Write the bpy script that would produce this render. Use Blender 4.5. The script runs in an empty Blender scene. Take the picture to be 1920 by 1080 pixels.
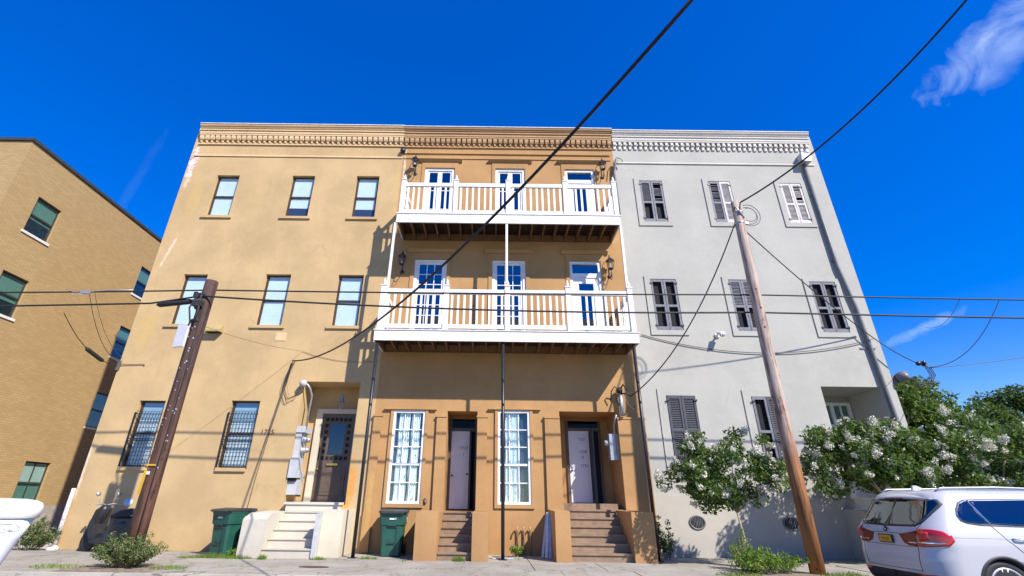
import bpy, bmesh, math, random
import numpy as np
from mathutils import Vector, Matrix
R = math.radians
C = bpy.context.scene.collection
# ---------------------------------------------------------------- camera, sky, sun
cd = bpy.data.cameras.new("camera"); cam = bpy.data.objects.new("camera", cd); C.objects.link(cam)
cd.sensor_width = 36; cd.lens = 884/1920*36; cd.shift_x = 38/1920; cd.clip_start = .05; cd.clip_end = 3000
cam.matrix_world = Matrix.Translation((0, -14.8, 1.35)) @ Matrix.Rotation(R(90+24.3), 4, 'X') @ Matrix.Rotation(.012, 4, 'Z')
bpy.context.scene.camera = cam
vs = bpy.context.scene.view_settings
vs.view_transform = 'Standard'; vs.look = 'None'; vs.gamma = 1; vs.use_curve_mapping = False; vs.exposure = 0.58
SUN = Vector((1.08, -1.2, 1.44)).normalized()
sl = bpy.data.lights.new("sun", 'SUN'); sl.energy = 5.0; sl.angle = R(.7); sl.color = (1, .935, .86)
so = bpy.data.objects.new("sun", sl); C.objects.link(so); so.rotation_euler = (-SUN).to_track_quat('-Z', 'Y').to_euler()
w = bpy.data.worlds.new("World"); bpy.context.scene.world = w; w.use_nodes = True
def world():
    N = w.node_tree.nodes; L = w.node_tree.links; N.clear()
    def n(t, **k):
        a = N.new(t)
        for q, v in k.items(): setattr(a, q, v)
        return a
    def m(op, a, b=None, c=None, clamp=False):
        x = n('ShaderNodeMath', operation=op, use_clamp=clamp)
        for i, v in enumerate((a, b, c)):
            if v is None: continue
            if isinstance(v, (int, float)): x.inputs[i].default_value = v
            else: L.new(v, x.inputs[i])
        return x.outputs[0]
    sky = n('ShaderNodeTexSky', sky_type='NISHITA', sun_disc=False, sun_elevation=math.asin(SUN.z), sun_rotation=math.atan2(SUN.x, SUN.y),
            altitude=0, air_density=1.0, dust_density=0, ozone_density=4.5)
    gm = n('ShaderNodeGamma'); gm.inputs[1].default_value = .72; L.new(sky.outputs[0], gm.inputs[0])
    hs = n('ShaderNodeHueSaturation'); hs.inputs['Saturation'].default_value = 1.75; hs.inputs['Hue'].default_value = .528; hs.inputs['Value'].default_value = 1.85
    L.new(gm.outputs[0], hs.inputs['Color'])
    tc = n('ShaderNodeTexCoord')
    g = tc.outputs['Generated']
    def dot(v):
        x = n('ShaderNodeVectorMath', operation='DOT_PRODUCT'); L.new(g, x.inputs[0]); x.inputs[1].default_value = v; return x.outputs['Value']
    def cloud(c, ax, la, lb, amp, sc, seed):
        c = Vector(c).normalized(); a = (Vector(ax)-c*Vector(ax).dot(c)).normalized(); b = c.cross(a)
        nt = n('ShaderNodeTexNoise', noise_dimensions='3D'); nt.inputs['Scale'].default_value = sc; nt.inputs['Detail'].default_value = 7; nt.inputs['Roughness'].default_value = .55
        nt.inputs['Distortion'].default_value = 1.6
        mp = n('ShaderNodeMapping'); L.new(g, mp.inputs[0]); mp.inputs['Location'].default_value = (seed, seed*.7, seed*.3)
        L.new(mp.outputs[0], nt.inputs['Vector'])
        u = m('DIVIDE', dot(a), la); v = m('DIVIDE', dot(b), lb)
        r2 = m('ADD', m('MULTIPLY', u, u), m('MULTIPLY', v, v))
        f = m('SUBTRACT', 1.0, r2)
        f = m('ADD', f, m('MULTIPLY', m('SUBTRACT', nt.outputs[0], .5), 4.2))
        front = m('GREATER_THAN', dot(c), 0)
        f = m('MULTIPLY', m('POWER', m('MULTIPLY', f, .5, clamp=True), 1.2), front)
        return m('MULTIPLY', f, amp)
    up = Vector((.60, -.36, .2))
    cl = cloud((.692, .440, .578), (.07, -.2, .05), .10, .042, .50, 13, 2.3)
    cl = m('ADD', cl, cloud((.685, .681, .258), (.07, -.1, .04), .04, .010, .25, 16, 7.1))
    cl = m('ADD', cl, cloud((.655, .717, .244), (.07, -.1, .03), .07, .008, .25, 12, 9.4))
    cl = m('ADD', cl, cloud((-.62, .66, .42), (.07, -.1, -.2), .16, .010, .05, 6, 3.4))
    cl = m('MINIMUM', cl, .85)
    mx = n('ShaderNodeMix', data_type='RGBA'); L.new(cl, mx.inputs['Factor']); L.new(hs.outputs[0], mx.inputs['A']); mx.inputs['B'].default_value = (5.6, 6.8, 8.0, 1)
    bg = n('ShaderNodeBackground'); bg.inputs['Strength'].default_value = .12; L.new(mx.outputs['Result'], bg.inputs[0])
    o = n('ShaderNodeOutputWorld'); L.new(bg.outputs[0], o.inputs[0])
world()
# ---------------------------------------------------------------- materials
MATS = {}
class NT:
    def __init__(s, name):
        s.mat = bpy.data.materials.new(name); s.mat.use_nodes = True; s.N = s.mat.node_tree.nodes; s.L = s.mat.node_tree.links
        s.b = s.N['Principled BSDF']; s.out = s.N['Material Output']; s.tc = s.N.new('ShaderNodeTexCoord'); s.co = s.tc.outputs['Object']
    def n(s, t, **k):
        a = s.N.new(t)
        for q, v in k.items(): setattr(a, q, v)
        return a
    def put(s, v, i):
        if isinstance(v, (int, float)): i.default_value = v
        elif isinstance(v, tuple): i.default_value = (*v, 1) if len(v) == 3 and len(i.default_value) == 4 else v
        else: s.L.new(v, i)
    def m(s, op, a, b=None, c=None, clamp=False):
        x = s.n('ShaderNodeMath', operation=op, use_clamp=clamp)
        for i, v in enumerate((a, b, c)):
            if v is not None: s.put(v, x.inputs[i])
        return x.outputs[0]
    def noise(s, sc, det=4, rough=.6, stretch=None, dist=0):
        x = s.n('ShaderNodeTexNoise'); x.inputs['Scale'].default_value = sc; x.inputs['Detail'].default_value = det; x.inputs['Roughness'].default_value = rough; x.inputs['Distortion'].default_value = dist
        if stretch:
            mp = s.n('ShaderNodeMapping'); mp.inputs['Scale'].default_value = stretch; s.L.new(s.co, mp.inputs[0]); s.L.new(mp.outputs[0], x.inputs['Vector'])
        else: s.L.new(s.co, x.inputs['Vector'])
        return x.outputs[0]
    def ramp(s, f, a, b):   # smooth 0..1 between a and b
        x = s.n('ShaderNodeMapRange', interpolation_type='SMOOTHSTEP'); s.L.new(f, x.inputs[0]); x.inputs[1].default_value = a; x.inputs[2].default_value = b
        return x.outputs[0]
    def mix(s, f, a, b, mode='MIX'):
        x = s.n('ShaderNodeMix', data_type='RGBA', blend_type=mode); s.put(f, x.inputs['Factor']); s.put(a, x.inputs['A']); s.put(b, x.inputs['B']); return x.outputs['Result']
    def bump(s, h, st=.3, d=.01):
        x = s.n('ShaderNodeBump'); x.inputs['Strength'].default_value = st; x.inputs['Distance'].default_value = d; s.L.new(h, x.inputs['Height']); s.L.new(x.outputs[0], s.b.inputs['Normal'])
    def fin(s, col, rough=.6, metal=0, spec=None):
        s.put(col, s.b.inputs['Base Color']); s.put(rough, s.b.inputs['Roughness']); s.put(metal, s.b.inputs['Metallic'])
        if spec is not None: s.b.inputs['Specular IOR Level'].default_value = spec
        return s.mat
def sc(c, k): return tuple(min(1, v*k) for v in c)
def plain(name, c, rough=.5, metal=0, var=.12, nsc=6, spec=None, bump=0):
    t = NT(name); f = t.noise(nsc, 5); f = t.ramp(f, .3, .7)
    if bump: t.bump(t.noise(nsc*6), bump, .004)
    return t.fin(t.mix(f, sc(c, 1-var), sc(c, 1+var)), rough, metal, spec)
def stucco(name, c, stain=(.30, .22, .12), blobs=(), streak=.5, vary=.09, band=None):
    t = NT(name)
    big = t.ramp(t.noise(.55, 6, .62), .32, .68); col = t.mix(big, sc(c, 1-vary), sc(c, 1+vary*.7))
    med = t.ramp(t.noise(2.6, 5, .65, dist=.6), .5, .78); col = t.mix(t.m('MULTIPLY', med, .16), col, sc(c, 1.22))
    fine = t.ramp(t.noise(9, 6, .7), .35, .75); col = t.mix(t.m('MULTIPLY', fine, .10), col, sc(c, .72))
    st = t.ramp(t.noise(3.0, 4, .6, (1.6, 1.6, .10)), .56, .78); col = t.mix(t.m('MULTIPLY', st, .16*streak*2), col, stain)
    # a hairline map of patched cracks
    vo = t.n('ShaderNodeTexVoronoi', feature='DISTANCE_TO_EDGE'); vo.inputs['Scale'].default_value = .33
    wn = t.noise(1.5, 3); va = t.n('ShaderNodeVectorMath', operation='ADD'); t.L.new(t.co, va.inputs[0])
    cb = t.n('ShaderNodeCombineXYZ'); t.L.new(wn, cb.inputs[0]); t.L.new(wn, cb.inputs[2]); t.L.new(cb.outputs[0], va.inputs[1]); t.L.new(va.outputs[0], vo.inputs['Vector'])
    crack = t.m('SUBTRACT', 1.0, t.ramp(vo.outputs['Distance'], .0015, .008))
    col = t.mix(t.m('MULTIPLY', crack, t.m('MULTIPLY', t.ramp(t.noise(.4, 2), .5, .62), .35)), col, stain)
    sx = t.n('ShaderNodeSeparateXYZ'); t.L.new(t.co, sx.inputs[0])
    # grime along the foot of the wall
    gz = t.m('SUBTRACT', .55, t.m('ADD', sx.outputs[2], t.m('MULTIPLY', t.noise(3.5, 4), -.6)))
    col = t.mix(t.m('MULTIPLY', t.ramp(gz, 0, .9), .35), col, stain)
    if band:
        zb, cb2 = band; bm = t.m('LESS_THAN', sx.outputs[2], zb); col = t.mix(bm, col, t.mix(t.ramp(t.noise(2), .3, .7), sc(cb2, .93), cb2))
    for (cx, cz, rx, rz, shear, kind) in blobs:
        dz = t.m('SUBTRACT', sx.outputs[2], cz); dx = t.m('SUBTRACT', t.m('SUBTRACT', sx.outputs[0], cx), t.m('MULTIPLY', dz, shear))
        u = t.m('DIVIDE', dx, rx); v = t.m('DIVIDE', dz, rz)
        r2 = t.m('ADD', t.m('MULTIPLY', u, u), t.m('MULTIPLY', v, v))
        f = t.m('ADD', t.m('SUBTRACT', 1.0, r2), t.m('MULTIPLY', t.m('SUBTRACT', t.noise(5.5, 6, .7), .5), 4.0))
        if kind == 'brick':
            br = t.n('ShaderNodeTexBrick'); br.inputs['Scale'].default_value = 1; br.inputs['Brick Width'].default_value = .22; br.inputs['Row Height'].default_value = .075; br.inputs['Mortar Size'].default_value = .012
            br.inputs['Color1'].default_value = (.42, .13, .07, 1); br.inputs['Color2'].default_value = (.52, .30, .22, 1); br.inputs['Mortar'].default_value = (.6, .55, .48, 1)
            c2 = t.n('ShaderNodeCombineXYZ'); t.L.new(sx.outputs[0], c2.inputs[0]); t.L.new(sx.outputs[2], c2.inputs[1]); t.L.new(c2.outputs[0], br.inputs['Vector'])
            bc = t.mix(t.ramp(t.noise(3.3, 5), .42, .56), br.outputs[0], (.72, .64, .55)); col = t.mix(t.ramp(f, .25, .4), col, bc)
        elif kind == 'white': col = t.mix(t.m('MULTIPLY', t.ramp(f, .2, .9), .65), col, (.72, .62, .50))
        elif kind == 'rust': col = t.mix(t.m('MULTIPLY', t.ramp(f, -.3, 1.2), .85), col, (.62, .26, .04))
        elif kind == 'yellow': col = t.mix(t.m('MULTIPLY', t.ramp(f, -.3, 1.4), .35), col, (.62, .42, .10))
        elif kind == 'grime': col = t.mix(t.m('MULTIPLY', t.ramp(f, -.3, 1.4), .3), col, stain)
    h = t.m('ADD', t.noise(40, 4, .7), t.m('MULTIPLY', t.noise(3, 3), 1.6)); t.bump(h, .35, .012)
    return t.fin(col, .88, 0, .25)
LTAN = (.522, .366, .182); MTAN = (.435, .252, .106); GGRY = (.437, .425, .372)
lw_blobs = ((-11.72, 13.25, .22, .85, .02, 'brick'), (-11.7, 12.4, .12, .4, .1, 'white'), (-11.50, 9.3, .07, .9, .22, 'white'), (-11.85, 2.0, .06, 1.1, 0, 'white'),
            (-4.05, 1.75, .18, .8, 0, 'rust'), (-3.65, 11.5, .08, 2.5, 0, 'yellow'), (-8.5, 9.6, .9, .9, 0, 'grime'), (-11.2, 11.6, .3, .9, 0, 'yellow'), (-11.4, 6.4, .4, .9, 0, 'yellow'),
            (-10.2, 10.2, .40, .5, 0, 'grime'), (-7.3, 10.1, .42, .6, 0, 'grime'), (-4.8, 10.3, .38, .4, 0, 'grime'), (-7.4, 6.0, .42, .5, 0, 'grime'), (-4.9, 6.1, .40, .45, 0, 'grime'), (-8.0, 13.9, 3.2, .25, 0, 'grime'))
M_L = stucco('stucco_pale_tan', LTAN, (.36, .24, .12), lw_blobs, streak=.75, vary=.12)
M_M = stucco('stucco_brown_tan', MTAN, (.28, .15, .07), ((-3.45, 12.9, .06, 1.6, 0, 'white'), (-3.4, 1.4, .1, .9, 0, 'yellow')), streak=.7, vary=.12)
M_G = stucco('stucco_light_grey', GGRY, (.34, .32, .28), ((8.8, 9.9, 1.6, 1.2, 0, 'grime'), (6.2, 5.6, 1.0, .8, 0, 'grime'), (11.6, 5.5, 1.0, .5, 0, 'grime')), streak=.5, vary=.07)
M_GB = stucco('stucco_cream_base', (.46, .43, .37), (.34, .32, .28), (), streak=.25, vary=.04)
M_LC = stucco('cornice_cream', (.70, .50, .28), (.30, .2, .12), (), streak=.3); M_MC = stucco('cornice_tan', (.46, .29, .15), (.24, .14, .07), (), streak=.4)
M_GC = stucco('cornice_pale_grey', (.66, .62, .55), (.36, .32, .27), (), streak=.6)
M_white = plain('white_paint', (.77, .76, .73), .5, var=.09, nsc=4); M_white2 = plain('old_white_paint', (.70, .68, .63), .6, var=.12, nsc=9)
M_lav = plain('shaded_white_door_paint', (.70, .69, .72), .4, var=.03)  # white paint with the lavender tint of shade mixed into its colour
M_cream = stucco('cream_painted_concrete', (.62, .56, .43), (.42, .34, .2), (), streak=.3)
M_whcon = stucco('white_painted_concrete', (.545, .51, .42), (.45, .38, .3), (), streak=.3)
M_bstep = plain('brown_step_paint', (.25, .168, .105), .6, var=.16, nsc=5, bump=.2)
M_black = plain('black_steel', (.018, .02, .025), .4, .0, .2)
M_blackm = plain('black_rubber', (.02, .02, .022), .7, 0, .2)
M_wire = plain('cable_black', (.02, .019, .018), .6)
M_wire2 = plain('cable_grey', (.11, .105, .10), .6)
M_joist = plain('lit_joist_wood', (.20, .105, .05), .75, 0, .35, 4, bump=.3)  # dark wood painted paler, so the joists read as lit lines
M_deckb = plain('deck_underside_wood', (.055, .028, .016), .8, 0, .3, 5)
M_galv = plain('galvanised_metal', (.42, .43, .45), .42, .55, .12, 8)
M_gpaint = plain('grey_utility_paint', (.46, .47, .48), .5, .0, .08, 8)
M_gdark = plain('dark_grey_pipe', (.17, .17, .175), .5, .1, .12, 6)
M_shut = plain('weathered_grey_shutter', (.17, .17, .195), .7, 0, .22, 9); M_shutd = plain('dark_grey_shutter', (.055, .058, .075), .6, 0, .2, 9)
M_shutw = plain('faded_white_shutter', (.56, .53, .52), .7, 0, .14, 9)
M_dark = plain('dark_void', (.012, .012, .014), .9)
M_brownd = plain('dark_brown_door', (.105, .072, .052), .5, 0, .15)
M_brframe = plain('brown_window_frame', (.055, .035, .025), .5)
M_bronze = plain('bronze_window_frame', (.045, .05, .045), .5)
M_green = plain('green_bin_plastic', (.015, .085, .058), .42, 0, .15, 4); M_glid = plain('dark_bin_lid', (.028, .03, .032), .5)
M_brass = plain('brass', (.6, .4, .1), .3, .9); M_yel = plain('yellow_tag', (.55, .34, .02), .5)
M_asph = None
def glass(name, tint, tfac, rough=.03, gl=.25, spec_col=(.9, .95, 1)):
    t = NT(name); N, L = t.N, t.L
    tr = t.n('ShaderNodeBsdfTransparent'); tr.inputs[0].default_value = (*tint, 1); g = t.n('ShaderNodeBsdfGlossy'); g.inputs['Roughness'].default_value = rough; g.inputs[0].default_value = (*spec_col, 1)
    fr = t.n('ShaderNodeLayerWeight'); fr.inputs[0].default_value = .5
    f = t.m('ADD', t.m('MULTIPLY', t.m('POWER', fr.outputs['Facing'], 4.0), .9), gl, clamp=True); mx = t.n('ShaderNodeMixShader'); L.new(f, mx.inputs[0]); L.new(tr.outputs[0], mx.inputs[1]); L.new(g.outputs[0], mx.inputs[2]); L.new(mx.outputs[0], t.out.inputs[0])
    N.remove(t.b); return t.mat
G_clear = glass('window_glass', (.965, .985, .99), 1, gl=.05)
G_blue = glass('door_glass', (.10, .16, .26), 1, gl=.22, spec_col=(.75, .9, 1))
G_dark = glass('dark_window_glass', (.72, .82, .80), 1, gl=.06)
G_car = glass('tinted_car_glass', (.05, .06, .08), 1, gl=.16, spec_col=(.8, .9, 1))
G_tran = glass('dim_transom_glass', (.3, .3, .3), 1, gl=.01)
G_door = glass('dark_door_glass', (.2, .25, .35), 1, gl=.09, spec_col=(.6, .8, 1))
def blind(name, c, c2, pitch=.05):
    t = NT(name); sx = t.n('ShaderNodeSeparateXYZ'); t.L.new(t.co, sx.inputs[0])
    f = t.m('FRACT', t.m('MULTIPLY', sx.outputs[2], 1/pitch)); col = t.mix(t.ramp(f, .6, .95), c, c2)
    col = t.mix(t.m('MULTIPLY', t.ramp(t.noise(2.2, 3), .4, .7), .25), col, sc(c, .75)); return t.fin(col, .8)
M_blind = blind('pale_window_blind', (.66, .76, .74), (.52, .62, .62)); M_blindb = blind('blue_grey_blind', (.30, .45, .55), (.16, .27, .36), .08)
M_blindg = blind('green_grey_blind', (.40, .55, .48), (.28, .40, .36))
def curtain_mat():
    t = NT('sprigged_curtain'); f = t.ramp(t.noise(7, 3, .5, (1.6, 1, 1), 1.4), .60, .66)
    return t.fin(t.mix(t.m('MULTIPLY', f, .7), (.74, .84, .80), (.12, .13, .12)), .85)
M_curt = curtain_mat()
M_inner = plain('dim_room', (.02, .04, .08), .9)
def brick_mat():
    t = NT('tan_brick'); sx = t.n('ShaderNodeSeparateXYZ'); t.L.new(t.co, sx.inputs[0])
    br = t.n('ShaderNodeTexBrick'); br.inputs['Scale'].default_value = 1; br.inputs['Brick Width'].default_value = .24; br.inputs['Row Height'].default_value = .078; br.inputs['Mortar Size'].default_value = .008; br.inputs['Bias'].default_value = -.1
    br.inputs['Color1'].default_value = (.395, .268, .117, 1); br.inputs['Color2'].default_value = (.465, .32, .145, 1); br.inputs['Mortar'].default_value = (.32, .22, .105, 1)
    c2 = t.n('ShaderNodeCombineXYZ'); t.L.new(t.m('ADD', sx.outputs[0], sx.outputs[1]), c2.inputs[0]); t.L.new(sx.outputs[2], c2.inputs[1]); t.L.new(c2.outputs[0], br.inputs['Vector'])
    col = t.mix(t.m('MULTIPLY', t.ramp(t.noise(.5, 4), .3, .7), .3), br.outputs[0], (.33, .21, .09))
    blk = t.m('LESS_THAN', sx.outputs[2], 1.0); col = t.mix(blk, col, t.mix(t.ramp(t.noise(4), .3, .7), (.30, .26, .22), (.40, .35, .30)))
    t.bump(br.outputs['Fac'], -.4, .008); return t.fin(col, .85, 0, .25)
M_brick = brick_mat()
def concrete(name, a, b, stain, sc_=1.0):
    t = NT(name); col = t.mix(t.ramp(t.noise(.7*sc_, 6), .35, .65), a, b)
    col = t.mix(t.m('MULTIPLY', t.ramp(t.noise(1.9, 6, .7, dist=1.0), .52, .7), .55), col, stain)
    col = t.mix(t.m('MULTIPLY', t.ramp(t.noise(14, 6, .75), .55, .72), .45), col, sc(stain, .6))
    sp = t.ramp(t.noise(60, 2, .5), .62, .7); col = t.mix(t.m('MULTIPLY', sp, .3), col, sc(a, .5))
    vo = t.n('ShaderNodeTexVoronoi', feature='DISTANCE_TO_EDGE'); vo.inputs['Scale'].default_value = .6
    va = t.n('ShaderNodeVectorMath', operation='ADD'); t.L.new(t.co, va.inputs[0]); cb = t.n('ShaderNodeCombineXYZ'); nn = t.noise(2.2, 4); t.L.new(nn, cb.inputs[0]); t.L.new(nn, cb.inputs[1]); t.L.new(cb.outputs[0], va.inputs[1]); t.L.new(va.outputs[0], vo.inputs['Vector'])
    col = t.mix(t.m('MULTIPLY', t.m('SUBTRACT', 1.0, t.ramp(vo.outputs['Distance'], .003, .012)), .7), col, sc(stain, .4))
    t.bump(t.noise(45, 5, .7), .4, .006); return t.fin(col, .88, 0, .25)
M_walk = concrete('sidewalk_concrete', (.29, .27, .225), (.37, .345, .295), (.24, .18, .10))
M_drive = concrete('driveway_concrete', (.40, .37, .31), (.50, .46, .40), (.28, .24, .18)); M_street = concrete('street_asphalt', (.10, .10, .098), (.15, .145, .14), (.07, .066, .06))
M_soil = plain('bare_soil', (.23, .185, .13), .95, 0, .3, 7, bump=.5)
def wood(name, top, bot, dark, z0, z1):
    t = NT(name); sx = t.n('ShaderNodeSeparateXYZ'); t.L.new(t.co, sx.inputs[0])
    g = t.ramp(t.m('ADD', sx.outputs[2], t.m('MULTIPLY', t.noise(1.2, 4), 2.0)), z0, z1); col = t.mix(g, bot, top)
    col = t.mix(t.m('MULTIPLY', t.ramp(t.noise(5, 6, .65, (3, 3, .22)), .44, .62), .75), col, dark)
    col = t.mix(t.m('MULTIPLY', t.ramp(t.noise(2.2, 5, .7, (1, 1, .5)), .58, .68), .8), col, sc(dark, .7))
    vo = t.n('ShaderNodeTexVoronoi'); vo.inputs['Scale'].default_value = 3.2; t.L.new(t.co, vo.inputs['Vector']); col = t.mix(t.m('SUBTRACT', 1.0, t.ramp(vo.outputs['Distance'], .06, .12)), col, (.05, .03, .02))
    t.bump(t.noise(8, 5, .7, (3, 3, .15)), .6, .02); return t.fin(col, .8, 0, .3)
M_pole1 = wood('creosoted_pole_wood', (.085, .05, .04), (.12, .055, .035), (.028, .018, .016), 2, 6)
M_pole2 = wood('bleached_pole_wood', (.48, .38, .31), (.40, .17, .06), (.12, .055, .03), 2.6, 5.0)
def leafm(name, cols, trans=.35):
    t = NT(name); g = t.n('ShaderNodeNewGeometry'); r = t.n('ShaderNodeValToRGB'); t.L.new(g.outputs['Random Per Island'], r.inputs[0])
    r.color_ramp.elements[0].color = (*cols[0], 1); r.color_ramp.elements[-1].color = (*cols[-1], 1)
    for i, c in enumerate(cols[1:-1]): e = r.color_ramp.elements.new((i+1)/(len(cols)-1)); e.color = (*c, 1)
    t.L.new(r.outputs[0], t.b.inputs['Base Color']); t.b.inputs['Roughness'].default_value = .5; t.b.inputs['Specular IOR Level'].default_value = .4
    tl = t.n('ShaderNodeBsdfTranslucent'); t.L.new(t.mix(.5, r.outputs[0], (.25, .35, .03)), tl.inputs[0]); mx = t.n('ShaderNodeMixShader'); mx.inputs[0].default_value = trans
    t.L.new(t.b.outputs[0], mx.inputs[1]); t.L.new(tl.outputs[0], mx.inputs[2]); t.L.new(mx.outputs[0], t.out.inputs[0]); return t.mat
M_leaf = leafm('crape_leaf', [(.024, .058, .013), (.05, .11, .022), (.085, .165, .035), (.15, .20, .045)])
M_leaf2 = leafm('tree_leaf', [(.035, .075, .015), (.07, .135, .028), (.14, .21, .04)])
M_leafd = leafm('dark_tree_leaf', [(.022, .055, .014), (.045, .095, .022), (.09, .15, .032)])
M_weed = leafm('weed_leaf', [(.04, .10, .025), (.09, .16, .04), (.16, .20, .07), (.28, .22, .12)])
M_grassm = leafm('grass_blade', [(.06, .15, .02), (.14, .26, .03), (.28, .34, .06)])
M_petal = leafm('white_petal', [(.70, .67, .56), (.80, .78, .68), (.74, .68, .56)], .25)
M_bark = plain('pale_bark', (.34, .27, .20), .8, 0, .25, 12, bump=.3)
# ---------------------------------------------------------------- mesh builder
class MB:
    def __init__(s): s.v = []; s.f = []; s.sm = []
    def add(s, V, F, smooth=False):
        o = len(s.v); s.v += [tuple(p) for p in V]; s.f += [tuple(i+o for i in f) for f in F]; s.sm += [smooth]*len(F); return s
    def box(s, x0, x1, y0, y1, z0, z1, M=None):
        V = [(x, y, z) for z in (z0, z1) for y in (y0, y1) for x in (x0, x1)]
        if M is not None: V = [tuple(M @ Vector(p)) for p in V]
        return s.add(V, [(0, 2, 3, 1), (4, 5, 7, 6), (0, 1, 5, 4), (2, 6, 7, 3), (0, 4, 6, 2), (1, 3, 7, 5)])
    def quad(s, *p): return s.add(p, [tuple(range(len(p)))])
    def prism(s, poly, a, b, axis='x'):   # poly of 2-D points extruded along an axis from a to b
        f = {'x': lambda q, t: (t, q[0], q[1]), 'y': lambda q, t: (q[0], t, q[1]), 'z': lambda q, t: (q[0], q[1], t)}[axis]; n = len(poly)
        return s.add([f(q, a) for q in poly]+[f(q, b) for q in poly], [tuple(range(n))[::-1], tuple(range(n, 2*n))]+[(i, (i+1) % n, (i+1) % n+n, i+n) for i in range(n)])
    def tube(s, P, r, n=8, cap=True, smooth=True):
        P = [Vector(p) for p in P]; rr = r if isinstance(r, (list, tuple)) else [r]*len(P); V = []; F = []
        T = [(P[min(i+1, len(P)-1)]-P[max(i-1, 0)]).normalized() for i in range(len(P))]
        u = T[0].orthogonal().normalized()
        for i, p in enumerate(P):
            u = (u-T[i]*u.dot(T[i])).normalized(); v = T[i].cross(u)
            V += [p+(u*math.cos(2*math.pi*k/n)+v*math.sin(2*math.pi*k/n))*rr[i] for k in range(n)]
        for i in range(len(P)-1): F += [(i*n+k, i*n+(k+1) % n, (i+1)*n+(k+1) % n, (i+1)*n+k) for k in range(n)]
        s.add(V, F, smooth)
        if cap: o = len(s.v)-len(V); s.f += [tuple(o+k for k in range(n))[::-1], tuple(o+(len(P)-1)*n+k for k in range(n))]; s.sm += [False, False]
        return s
    def lathe(s, prof, c=(0, 0, 0), n=16, M=None, smooth=True):   # prof: (r, z)
        V = [Vector((r*math.cos(2*math.pi*k/n), r*math.sin(2*math.pi*k/n), z)) for r, z in prof for k in range(n)]
        if M is not None: V = [M @ p for p in V]
        V = [p+Vector(c) for p in V]; m = len(prof)
        s.add(V, [(i*n+k, i*n+(k+1) % n, (i+1)*n+(k+1) % n, (i+1)*n+k) for i in range(m-1) for k in range(n)], smooth)
        o = len(s.v)-len(V); s.f += [tuple(o+k for k in range(n))[::-1], tuple(o+(m-1)*n+k for k in range(n))]; s.sm += [False, False]; return s
    def build(s, name, mat, parent=None, M=None):
        me = bpy.data.meshes.new(name); me.from_pydata(s.v, [], s.f); me.polygons.foreach_set('use_smooth', s.sm); me.materials.append(mat); me.update()
        o = bpy.data.objects.new(name, me); C.objects.link(o)
        if parent: o.parent = parent
        if M is not None: o.matrix_world = M
        return o
def tag(o, label, cat, group=None):
    o['label'] = label; o['category'] = cat
    if group: o['group'] = group
    return o
def thing(name, label, cat, group=None, loc=(0, 0, 0), rz=0):
    o = bpy.data.objects.new(name, None); C.objects.link(o); o.location = loc; o.rotation_euler = (0, 0, rz); return tag(o, label, cat, group)
def setting(o, kind='structure'): o['kind'] = kind; return o
def copy_tree(o, parent=None):
    c = o.copy(); C.objects.link(c)
    if parent: c.parent = parent
    for ch in list(o.children): copy_tree(ch, c)
    return c
def text_mesh(name, body, size, mat, parent, loc, rot=(R(90), 0, 0), ext=.006, align='CENTER'):
    cu = bpy.data.curves.new(name, 'FONT'); cu.body = body; cu.size = size; cu.extrude = ext; cu.align_x = align
    t = bpy.data.objects.new(name, cu); C.objects.link(t); dg = bpy.context.evaluated_depsgraph_get()
    me = bpy.data.meshes.new_from_object(t.evaluated_get(dg)); bpy.data.objects.remove(t); me.materials.clear(); me.materials.append(mat)
    o = bpy.data.objects.new(name, me); C.objects.link(o); o.parent = parent; o.location = loc; o.rotation_euler = rot; return o
def wallmesh(x0, x1, z0, z1, holes, y=0, back=12, top=True, extra=()):   # front wall with reveals; a hole is x0,x1,z0,z1,depth
    b = MB(); xs = sorted({x0, x1, *[h[0] for h in holes], *[h[1] for h in holes]}); zs = sorted({z0, z1, *[h[2] for h in holes], *[h[3] for h in holes]})
    def inh(x, z): return any(h[0] < x < h[1] and h[2] < z < h[3] for h in holes)
    for i in range(len(xs)-1):
        for j in range(len(zs)-1):
            if not inh((xs[i]+xs[i+1])/2, (zs[j]+zs[j+1])/2): b.quad((xs[i], y, zs[j]), (xs[i+1], y, zs[j]), (xs[i+1], y, zs[j+1]), (xs[i], y, zs[j+1]))
    for (a, c, d, e, p) in holes:
        q = y+p; b.quad((a, y, d), (a, y, e), (a, q, e), (a, q, d)); b.quad((c, y, d), (c, q, d), (c, q, e), (c, y, e)); b.quad((a, y, e), (c, y, e), (c, q, e), (a, q, e)); b.quad((a, y, d), (a, q, d), (c, q, d), (c, y, d))
        b.quad((a, q, d), (a, q, e), (c, q, e), (c, q, d))
    Y = y+back
    b.quad((x0, y, z0), (x0, y, z1), (x0, Y, z1), (x0, Y, z0)); b.quad((x1, y, z0), (x1, Y, z0), (x1, Y, z1), (x1, y, z1)); b.quad((x0, Y, z0), (x0, Y, z1), (x1, Y, z1), (x1, Y, z0))
    b.quad((x0, y, z1), (x1, y, z1), (x1, Y, z1), (x0, Y, z1)); return b
def arc(cx, cz, r, a0, a1, n, f): return [f(cx+r*math.cos(R(a0+(a1-a0)*i/n)), cz+r*math.sin(R(a0+(a1-a0)*i/n))) for i in range(n+1)]
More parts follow.
